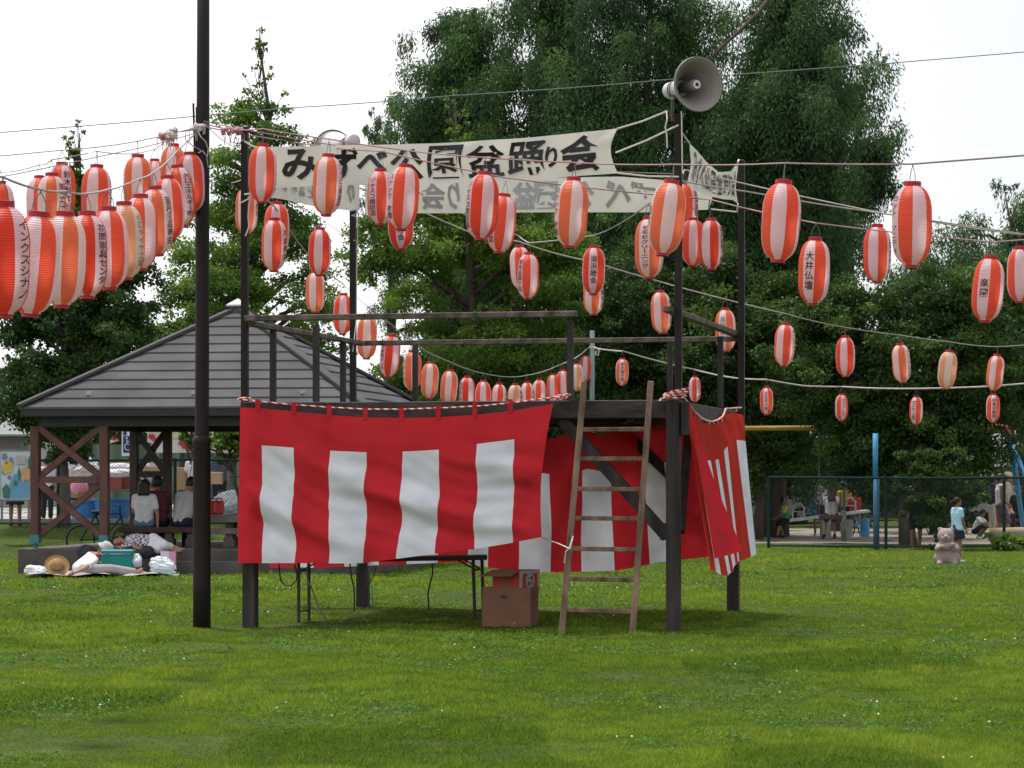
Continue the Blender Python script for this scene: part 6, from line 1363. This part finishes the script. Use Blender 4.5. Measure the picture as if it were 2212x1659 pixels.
def person(label, at, H, face, pose=None, top=None, bottom=None, hair=('short', None), shoes=None, skin=None, hat=None, hfwd=None, group=None, cat='person', broad=1.0):
    """at = ground point; face = degrees, 0 looks at the lawn, 180 away; pose overrides joints (metres for a 1.7 m figure, or ('px', x, y, Y))"""
    s = H / 1.7; at = Vector(at); rz = Matrix.Rotation(R(face), 3, 'Z'); skin = skin or SKIN
    J = {}
    for k, v in {**STD, **(pose or {})}.items():
        J[k] = P(*v[1:]) if v[0] == 'px' else at + rz @ (Vector(v) * s)
    t = thing('person', label, cat, tuple(at), group)
    side = (J['shR'] - J['shL']).normalized(); spine = (J['nek'] - J['pel']).normalized()
    hup = (J['hed'] - J['nek']).normalized(); fwd = Vector(hfwd) if hfwd else rz @ Vector((0, -1, 0)); fwd = (fwd - hup * fwd.dot(hup)).normalized(); hs = fwd.cross(hup).normalized()
    def torso(g, e):
        for k in (-1, 1): g.caps(J['pel'] + side * k * .052 * s * broad, J['che'] + side * k * .068 * s * broad, (.098 + e) * s, (.108 + e) * s)
        g.caps(J['che'], J['nek'] - hup * .04 * s, (.10 + e) * s, (.055 + e) * s); g.caps(J['shL'].lerp(J['shR'], .12), J['shL'].lerp(J['shR'], .88), (.058 + e) * s, (.058 + e) * s); g.caps(J['hiL'], J['hiR'], (.095 + e) * s, (.095 + e) * s)
    g = MB(); torso(g, 0)
    g.caps(J['nek'] - hup * .06 * s, J['hed'] - hup * .03 * s, .054 * s, .050 * s); rm = Matrix((hs, fwd, hup)).transposed()
    g.ball(J['hed'], .112 * s, 14, sq=(.80, .90, 1.08), rot=rm); g.caps(J['hed'] - hup * .07 * s + fwd * .045 * s, J['hed'] - hup * .085 * s + fwd * .06 * s, .042 * s, .032 * s)
    g.caps(J['hed'] + fwd * .095 * s, J['hed'] + fwd * .112 * s - hup * .025 * s, .011 * s, .016 * s)
    for k in (-1, 1): g.caps(J['hed'] + hs * k * .088 * s + hup * .012 * s, J['hed'] + hs * k * .092 * s - hup * .025 * s, .017 * s, .013 * s)
    for q in 'LR':
        g.caps(J['sh' + q], J['el' + q], .050 * s, .038 * s); g.caps(J['el' + q], J['ha' + q], .038 * s, .026 * s)
        g.caps(J['hi' + q], J['kn' + q], .084 * s, .056 * s); g.caps(J['kn' + q].lerp(J['an' + q], .0), J['kn' + q].lerp(J['an' + q], .35), .054 * s, .054 * s); g.caps(J['kn' + q].lerp(J['an' + q], .35), J['an' + q], .054 * s, .036 * s); g.caps(J['an' + q] - Vector((0, 0, .02 * s)), J['to' + q], .040 * s, .030 * s)
    ex = MB()
    for q, k in (('L', -1), ('R', 1)):
        d = (J['ha' + q] - J['el' + q]).normalized(); fr = (fwd - d * fwd.dot(d)); fr = fr.normalized() if fr.length > .1 else (side - d * side.dot(d)).normalized(); nn = d.cross(fr).normalized(); h0 = J['ha' + q]
        for w in (-1, -.33, .33, 1): g.caps(h0 + fr * w * .018 * s, h0 + d * .075 * s + fr * w * .028 * s, .018 * s, .013 * s, 8)
        for w, ln in ((-1, .058), (-.33, .072), (.33, .076), (1, .066)):
            b = h0 + d * .072 * s + fr * w * .028 * s; m1 = b + d * ln * .5 * s + nn * .006 * s; ex.tube([b, m1, m1 + (d * .8 + nn * .6 * -k).normalized() * ln * .55 * s], [.0095 * s, .009 * s, .006 * s], 6)
        b = h0 + d * .015 * s + fr * .020 * s; ex.tube([b, b + (d * .6 + fr * .8).normalized() * .045 * s, b + (d * .9 + fr * .5).normalized() * .085 * s], [.012 * s, .010 * s, .007 * s], 6)
    solid(g, 'body', skin, t, .017, ex)
    g = MB()
    for k in (-1, 1): g.ball(J['hed'] + fwd * .094 * s + hs * k * .036 * s + hup * .012 * s, .0105 * s, 8)
    part(g, 'eyes', C_BLACK, t); g = MB(); g.caps(J['hed'] + fwd * .094 * s - hup * .058 * s - hs * .02 * s, J['hed'] + fwd * .094 * s - hup * .058 * s + hs * .02 * s, .007 * s, .007 * s, 8); part(g, 'mouth', C_RED, t)
    if hair and hair[0] != 'none':
        hm = hair[1] or HAIR; g = MB(); g.ball(J['hed'] + hup * .022 * s - fwd * .022 * s, .122 * s, 14, sq=(.86, .90, 1.0), rot=rm)
        if hair[0] in ('long', 'bob'):
            ln = .30 if hair[0] == 'long' else .14
            for k in (-.6, 0, .6): g.caps(J['hed'] - fwd * .06 * s + hs * k * .085 * s, J['hed'] - fwd * .085 * s + hs * k * .12 * s - hup * ln * s, .062 * s, .040 * s)
        if hair[0] == 'pony': 
            g.caps(J['hed'] - fwd * .12 * s + hup * .02 * s, J['hed'] - fwd * .17 * s - hup * .04 * s, .035 * s, .045 * s); g.caps(J['hed'] - fwd * .17 * s - hup * .04 * s, J['hed'] - fwd * .15 * s - hup * .22 * s, .045 * s, .02 * s)
        solid(g, 'hair', hm, t, .016)
    if hat:
        g = MB(); g.lathe([(.118 * s, .0), (.118 * s, .03 * s), (.105 * s, .085 * s), (.06 * s, .115 * s), (.001, .122 * s)], J['hed'] + hup * .035 * s, hup, 18)
        if hat[0] == 'bucket': g.lathe([(.118 * s, .02 * s), (.165 * s, -.035 * s), (.168 * s, -.03 * s), (.119 * s, .035 * s)], J['hed'] + hup * .035 * s, hup, 18)
        else: g.prism([J['hed'] + hup * .05 * s + fwd * .09 * s + hs * a * s + fwd * b * s for a, b in ((-.07, 0), (.07, 0), (.055, .08), (0, .1), (-.055, .08))], hup * .01 * s)
        part(g, 'hat', hat[1], t, smooth=True)
    if top:
        g = MB(); torso(g, .017)
        if top[0] != 'tank':
            fr = {'tee': .62, 'long': 1.0}[top[0]]
            for q in 'LR':
                g.caps(J['sh' + q], J['sh' + q].lerp(J['el' + q], fr), .068 * s, .062 * s)
                if fr == 1: g.caps(J['el' + q], J['el' + q].lerp(J['ha' + q], .85), .055 * s, .042 * s)
        solid(g, 'shirt', top[1], t, .017)
        if len(top) > 2:
            g = MB()
            for q in 'LR': g.caps(J['sh' + q].lerp(J['el' + q], .12), J['sh' + q].lerp(J['el' + q], .66), .072 * s, .068 * s)
            part(g, 'sleeves', top[2], t, smooth=True)
    if bottom:
        kind, bm_, fr = bottom
        if kind == 'skirt':
            g = MB(); dn = -spine; n = 28; vs = []
            for i, (r, z) in enumerate(((.125, -.06), (.135, .02), (.165, .10), (.19, fr))):
                for k in range(n):
                    a = 2 * math.pi * k / n; rr = r * (1 + (.07 * math.sin(a * 7) if i > 1 else 0)); f2 = spine.cross(side)
                    vs.append(J['pel'] + dn * z * s + side * math.cos(a) * rr * s * 1.08 + f2 * math.sin(a) * rr * s * .92)
            g.add(vs, [(i * n + k, i * n + (k + 1) % n, (i + 1) * n + (k + 1) % n, (i + 1) * n + k) for i in range(3) for k in range(n)]); part(g, 'skirt', bm_, t, smooth=True)
        else:
            g = MB(); g.caps(J['hiL'], J['hiR'], .113 * s, .113 * s)
            for q in 'LR':
                g.caps(J['hi' + q], J['hi' + q].lerp(J['kn' + q], min(1, fr * 2)), .108 * s, (.085 if fr < .8 else .074) * s)
                if fr > .5: g.caps(J['kn' + q], J['kn' + q].lerp(J['an' + q], (fr - .5) * 2), .076 * s, .066 * s)
            solid(g, 'trousers' if fr > .8 else 'shorts', bm_, t, .017)
    if shoes:
        g = MB()
        for q in 'LR': g.caps(J['an' + q] - Vector((0, 0, .035 * s)), J['to' + q], .050 * s, .042 * s)
        solid(g, 'shoes', shoes, t, .016)
    return t
def foot(px, y, Y): p = P(px, y, Y); return (p.x, p.y, float(gz(p.x, p.y)))
SITZ = .44
def sit(lean=0, knee=-.40, arms=None, kz=.44):            # seated on something kz high
    d = dict(pel=(0, .0, kz + .10), che=(0, -.02 - lean, kz + .43), nek=(0, -.02 - lean * 1.5, kz + .60), hed=(0, -.05 - lean * 2.0, kz + .73), shL=(-.165, -.02 - lean * 1.3, kz + .54), shR=(.165, -.02 - lean * 1.3, kz + .54), elL=(-.21, -.08 - lean, kz + .28), elR=(.21, -.08 - lean, kz + .28), haL=(-.13, -.30 - lean, kz + .18), haR=(.13, -.30 - lean, kz + .18),
             hiL=(-.09, 0, kz + .09), hiR=(.09, 0, kz + .09), knL=(-.12, knee, kz + .06), knR=(.12, knee, kz + .06), anL=(-.12, knee + .03, kz - .34), anR=(.12, knee + .03, kz - .34), toL=(-.13, knee - .12, kz - .40), toR=(.13, knee - .12, kz - .40))
    d.update(arms or {}); return d
# --- in and around the pavilion
def slab(px, Y): p = P(px, 1000, Y); return (p.x, Y, SZ0)
BKZ = P(300, 1138, 45.6).z - SZ0
person('seated woman in white top and blue skirt, her back to the lawn, in the pavilion', slab(312, 45.55), 1.58, 176, sit(-.02, arms=dict(haL=(-.26, .08, BKZ + .05), elL=(-.25, .06, BKZ + .27)), kz=BKZ / .93), ('tee', C_WHITE), ('shorts', C_DENIM, .42), ('bob', None), shoes=C_BLACK)
person('seated man in dark red plaid shirt beside the woman in white, leaning toward her', slab(342, 45.75), 1.70, 196, sit(.06, kz=BKZ), ('tee', C_PLAID), ('trousers', C_BLACK, .95), ('short', None), skin=SKIND, shoes=C_BLACK)
person('seated person in pale grey shirt bent forward next to the brown pole in the pavilion', slab(391, 45.6), 1.68, 158, sit(.16, kz=BKZ), ('long', C_GREY), ('trousers', C_NAVY, .95), ('short', None), shoes=C_BLACK)
X = lambda x, y, Y=44.45: ('px', x, y, Y)
person('woman lying on her side in checked shirt and white cropped trousers on the slab edge', slab(320, 44.6), 1.60, 0, dict(hed=X(256, 1171, 44.5), nek=X(270, 1172, 44.5), che=X(289, 1172, 44.55), pel=X(326, 1172, 44.6), shL=X(276, 1180, 44.4), shR=X(279, 1164, 44.6), elL=X(262, 1184, 44.25), haL=X(252, 1181, 44.25), elR=X(292, 1182, 44.2), haR=X(310, 1187, 44.15), hiL=X(328, 1179, 44.55), hiR=X(331, 1165, 44.6), knR=X(356, 1178, 44.05), anR=X(382, 1183, 44.15), toR=X(398, 1188, 44.1), knL=X(340, 1186, 44.1), anL=X(374, 1189, 44.1), toL=X(390, 1190, 44.05)), ('tee', C_CHECK), ('trousers', C_CREAM if False else C_WHITE, .72), ('bob', HAIRB), hfwd=(.2, -1, 0))
MT = 43.2
Xm = lambda x, y, Y=43.2: ('px', x, y, Y)
person('person lying on the silvery sheet in white shirt, grey trousers and pale hat', (P(185, 0, 43.3).x, 43.3, .05), 1.62, 0, dict(hed=Xm(226, 1188, 43.5), nek=Xm(214, 1200, 43.5), che=Xm(197, 1211, 43.4), pel=Xm(172, 1228, 43.2), shL=Xm(190, 1204, 43.55), shR=Xm(206, 1212, 43.2), elL=Xm(196, 1196, 43.6), haL=Xm(216, 1196, 43.2), elR=Xm(182, 1228, 42.85), haR=Xm(160, 1238, 42.75), hiL=Xm(176, 1228, 43.4), hiR=Xm(180, 1232, 43.1), knL=Xm(236, 1220, 43.3), anL=Xm(292, 1232, 43.3), toL=Xm(304, 1226, 43.3), knR=Xm(238, 1228, 43.0), anR=Xm(294, 1236, 43.0), toR=Xm(306, 1230, 43.0)), ('tee', C_WHITE), ('trousers', M_GRYF, .95), ('short', HAIRB), hat=('bucket', C_GREY), hfwd=(-.2, -.8, .5), skin=SKIN)
g = MB()
lump('dark_sun_hat', 'dark cap lying against the hip of the woman in checked shirt', 'hat', 318, 1193, 44.0, .11, (1, .9, 1), M_BLKB, 31, .12)
# --- behind the pavilion
person('standing stall helper in white shirt and brown trousers seen from behind beside the brown pole', foot(420, 1110, 66), 1.66, 175, dict(elL=(-.24, .02, 1.12), haL=(-.22, -.12, .93)), ('tee', C_WHITE), ('trousers', C_TAN, .95), ('short', None), shoes=C_BLACK)
person('stout person in slate blue shirt standing behind the pavilion right of the brown pole', foot(474, 1108, 67), 1.68, 200, None, ('tee', C_DBLUE), ('trousers', C_BLACK, .95), ('short', HAIRB), shoes=C_BLACK, broad=1.35)
person('person in dark skirt hidden above the knees by the painted notice board', foot(33, 1128, 57.0), 1.55, 185, None, ('tee', C_BLACK), ('skirt', C_BLACK, .44), ('short', None), shoes=C_TAN, skin=SKIND)
person('person in black trousers and white shirt standing behind the timber cross braces', foot(102, 1112, 61), 1.45, 170, None, ('tee', C_WHITE), ('trousers', C_BLACK, .95), ('short', None), shoes=C_GREY)
person('person with pale top glimpsed between the pavilion posts by the tent', foot(330, 1108, 70), 1.60, 160, None, ('tee', C_GREY), ('trousers', C_NAVY, .95), ('short', HAIRB), shoes=C_BLACK)
# --- playground
def stand(px, y, Y): return foot(px, y, Y)
p_ = P(1796, 1116, YS)
person('girl with long dark hair and pale grey shirt sitting on the swing, seen from behind', (p_.x, p_.y, p_.z - .40), 1.45, 180, sit(.08, kz=.42, arms=dict(elL=(-.24, -.02, .80), haL=(-.25, .0, 1.0), elR=(.26, -.1, .80), haR=(.27, -.05, 1.0), knL=(-.1, -.36, .36), knR=(.12, -.36, .36), anL=(-.12, -.22, -.02), anR=(.17, -.22, -.02), toL=(-.12, -.34, -.12), toR=(.2, -.34, -.12))), ('tee', C_GREY), ('shorts', C_NAVY, .4), ('long', None), skin=SKIND, shoes=C_BLACK)
a = P(1697, 1122, 70)
person('boy in green vest with yellow sleeves straddling the seesaw end', (a.x, a.y - .1, .02), 1.35, -85, sit(.02, kz=.50, knee=-.30, arms=dict(knL=(-.24, -.22, .46), knR=(.24, -.22, .46), anL=(-.30, -.02, .09), anR=(.30, -.34, .10), toL=(-.32, -.14, .03), toR=(.34, -.46, .05), haL=(-.1, -.34, .66), haR=(.1, -.34, .66))), ('tee', C_GREEN, C_YEL), ('shorts', C_BLACK, .5), ('short', None), skin=SKIND, shoes=C_BLACK, hfwd=(.9, -.2, 0))
person('adult in white shirt with blue shoulder bag standing behind the girl on the swing', stand(1768, 1160, 73), 1.62, 185, dict(toL=(-.11, -.2, .05), knL=(-.10, -.12, .47)), ('tee', C_WHITE), ('shorts', C_NAVY, .45), ('short', None), skin=SKIND, shoes=C_WHITE)
b_ = P(1750, 1100, 72.6); bg_ = thing('shoulder_bag', 'light blue shoulder bag hanging at the side of the adult in white', 'bag', tuple(b_))
g = MB(); g.prism([P(1742, 1112, 72.6), P(1765, 1112, 72.6), P(1763, 1085, 72.6), P(1755, 1078, 72.6)], (0, .12, 0)); part(g, 'pouch', M_BLUP, bg_, bevel=.01)
g = MB(); g.tube([P(1756, 1080, 72.55), P(1764, 1062, 72.6), P(1764, 1080, 72.5)], .012, 5); part(g, 'strap', M_BLUD, bg_)
person('child in yellow shirt and light blue cap behind the slim pole', stand(1824, 1160, 74), 1.45, 160, None, ('tee', C_YEL), ('shorts', C_NAVY, .5), ('short', None), hat=('cap', C_LBLUE), shoes=C_WHITE)
a = P(1860, 1108, 73)
person('boy in red shirt riding the child bicycle behind the seesaw', (a.x - .10, 73.6, .12), 1.28, 165, sit(.05, kz=.62, knee=-.25, arms=dict(anL=(-.12, -.1, .22), anR=(.12, -.18, .30), toL=(-.13, -.22, .18), toR=(.13, -.3, .26))), ('tee', C_RED), ('shorts', C_BLACK, .5), ('short', HAIRB), skin=SKIND, shoes=C_WHITE)
person('bare-legged person in dark shorts mostly hidden by the dark climbing shrub', stand(1979, 1187, 59.3), 1.62, 20, None, ('tee', C_BLACK), ('shorts', C_BLACK, .44), ('short', None), skin=SKIND, shoes=C_TAN)
person('girl in light blue shirt and navy skirt standing behind the stone bear, hair tied back', stand(2068, 1214, 50.4), 1.22, 120, dict(elR=(.19, -.02, 1.12), haR=(.18, -.10, .88), haL=(-.18, -.12, .90), elL=(-.19, -.02, 1.12)), ('tee', C_LBLUE), ('skirt', C_NAVY, .30), ('pony', HAIRB), skin=SKIND, shoes=C_WHITE, hfwd=(.9, -.1, 0))
person('man in white tank top and plaid shorts walking by the fence post', stand(2161, 1166, 68), 1.68, 95, dict(knL=(-.09, -.18, .50), anL=(-.09, -.12, .09), toL=(-.10, -.28, .05), anR=(.09, .16, .10), toR=(.09, .03, .04), elR=(.20, -.06, 1.12), haR=(.17, -.24, .92)), ('tank', C_WHITE), ('shorts', C_PLSH, .5), ('short', None), skin=SKIND, shoes=C_TAN)
person('man in navy shirt and white cropped trousers beside the man in tank top', stand(2146, 1164, 70), 1.66, 110, None, ('tee', C_NAVY), ('trousers', C_CREAM, .72), ('short', None), skin=SKIND, shoes=C_TAN)
person('tall person in cream clothes half hidden behind the man in tank top', stand(2176, 1160, 72), 1.72, 90, None, ('long', C_CREAM), ('trousers', C_CREAM, .95), ('short', HAIRB), shoes=C_WHITE, hat=('cap', C_CREAM))
person('child in white shirt crouching on the playground left of the fence post', stand(2113, 1160, 69), 1.30, 60, dict(pel=(0, .12, .28), che=(0, -.04, .58), nek=(0, -.10, .74), hed=(0, -.16, .87), shL=(-.16, -.06, .68), shR=(.16, -.06, .68), elL=(-.2, -.26, .50), elR=(.2, -.26, .50), haL=(-.05, -.40, .42), haR=(.05, -.40, .42), hiL=(-.09, .10, .27), hiR=(.09, .10, .27), knL=(-.15, -.28, .46), knR=(.15, -.28, .46), anL=(-.13, -.02, .09), anR=(.13, -.02, .09), toL=(-.14, -.16, .03), toR=(.14, -.16, .03)), ('tee', C_WHITE), ('shorts', C_BLACK, .45), ('short', HAIRB), skin=SKIND, shoes=C_WHITE)
person('seated man in dark shirt at the right picture edge with his arm stretched forward', stand(2202, 1160, 70), 1.68, -20, sit(.05, kz=.55, arms=dict(elR=(.34, -.18, .80), haR=(.52, -.34, .70))), ('tee', C_BLACK), ('trousers', C_NAVY, .95), ('short', None), skin=SKIND, shoes=C_BLACK)
b_ = P(2202, 1160, 70); sl_ = thing('park_bench', 'low timber seat under the seated man at the picture edge', 'bench', (b_.x, 70.1, 0))
g = MB(); g.box((b_.x, 70.12, .46), (1.0, .36, .07)); part(g, 'seat', M_SEATG, sl_, bevel=.01)
for k in (-.38, .38): g = MB(); g.box((b_.x + k, 70.12, .21), (.1, .3, .42)); part(g, 'leg', M_CONC, sl_)
person('distant person in white shirt and navy cap under trees right of the blue post', stand(1872, 1140, 88), 1.6, 10, dict(elR=(.22, -.16, 1.16), haR=(.10, -.34, 1.20)), ('tee', C_WHITE), ('trousers', C_GREY, .95), ('short', None), shoes=C_BLACK, hat=('cap', C_NAVY))
lg = P(2150, 1159, 63); lo_ = thing('log', 'pale log lying along the playground edge behind the fence', 'log', tuple(lg)); g = MB(); g.tube([P(2140, 1156, 64), P(2280, 1152, 64.5)], .17, 12); part(g, 'trunk', mat('pale_log', (.36, .29, .20), .9, .2, 4), lo_, smooth=True)

# ------------------------------------------------------------------ stone bear
sp_ = P(2046, 1222, 48.2); st = thing('bear_statue', 'pinkish stone statue of a sitting bear with folded arms on the lawn', 'statue', (sp_.x, 48.2, 0))
def S(x, y, d=0): return P(x, y, 48.2 + d)
u_ = 48.2 / F
g = MB()
g.ball(S(2046, 1204), 23 * u_, 16, sq=(1.0, .9, .92)); g.caps(S(2046, 1196), S(2045, 1174), 19 * u_, 15.5 * u_); g.ball(S(2043, 1158), 18.5 * u_, 16, sq=(1.02, .95, .95)); g.ball(S(2043, 1163, -.12), 10 * u_, 12, sq=(1.1, 1, .8)); g.ball(S(2043, 1159, -.20), 3.5 * u_, 8)
for x in (2031, 2056): g.ball(S(x, 1144, .02), 6.5 * u_, 10, sq=(1, .6, 1))
for k in (-1, 1):
    g.ball(S(2046 + k * 17, 1206, -.06), 15 * u_, 12, sq=(.85, 1.0, 1.0)); g.caps(S(2046 + k * 16, 1217, -.14), S(2046 + k * 17, 1218, -.28), 7 * u_, 6 * u_); g.caps(S(2046 + k * 17, 1178, 0), S(2046 + k * 20, 1186, -.10), 7 * u_, 7.5 * u_); g.caps(S(2046 + k * 19, 1185, -.10), S(2046 - k * 12, 1179 + (2 if k > 0 else -2), -.19), 7 * u_, 5.5 * u_)
solid(g, 'figure', M_STONE, st, .020)
g = MB()
for x in (2037, 2049): g.ball(S(x, 1156, -.145), 1.7 * u_, 8)
part(g, 'eyes', C_BLACK, st)
g = MB(); g.lathe([(.20, .0), (.20, .035), (.19, .04), (.001, .04)], (sp_.x, 48.2, 0), n=24); part(g, 'plinth', M_STONE, st)
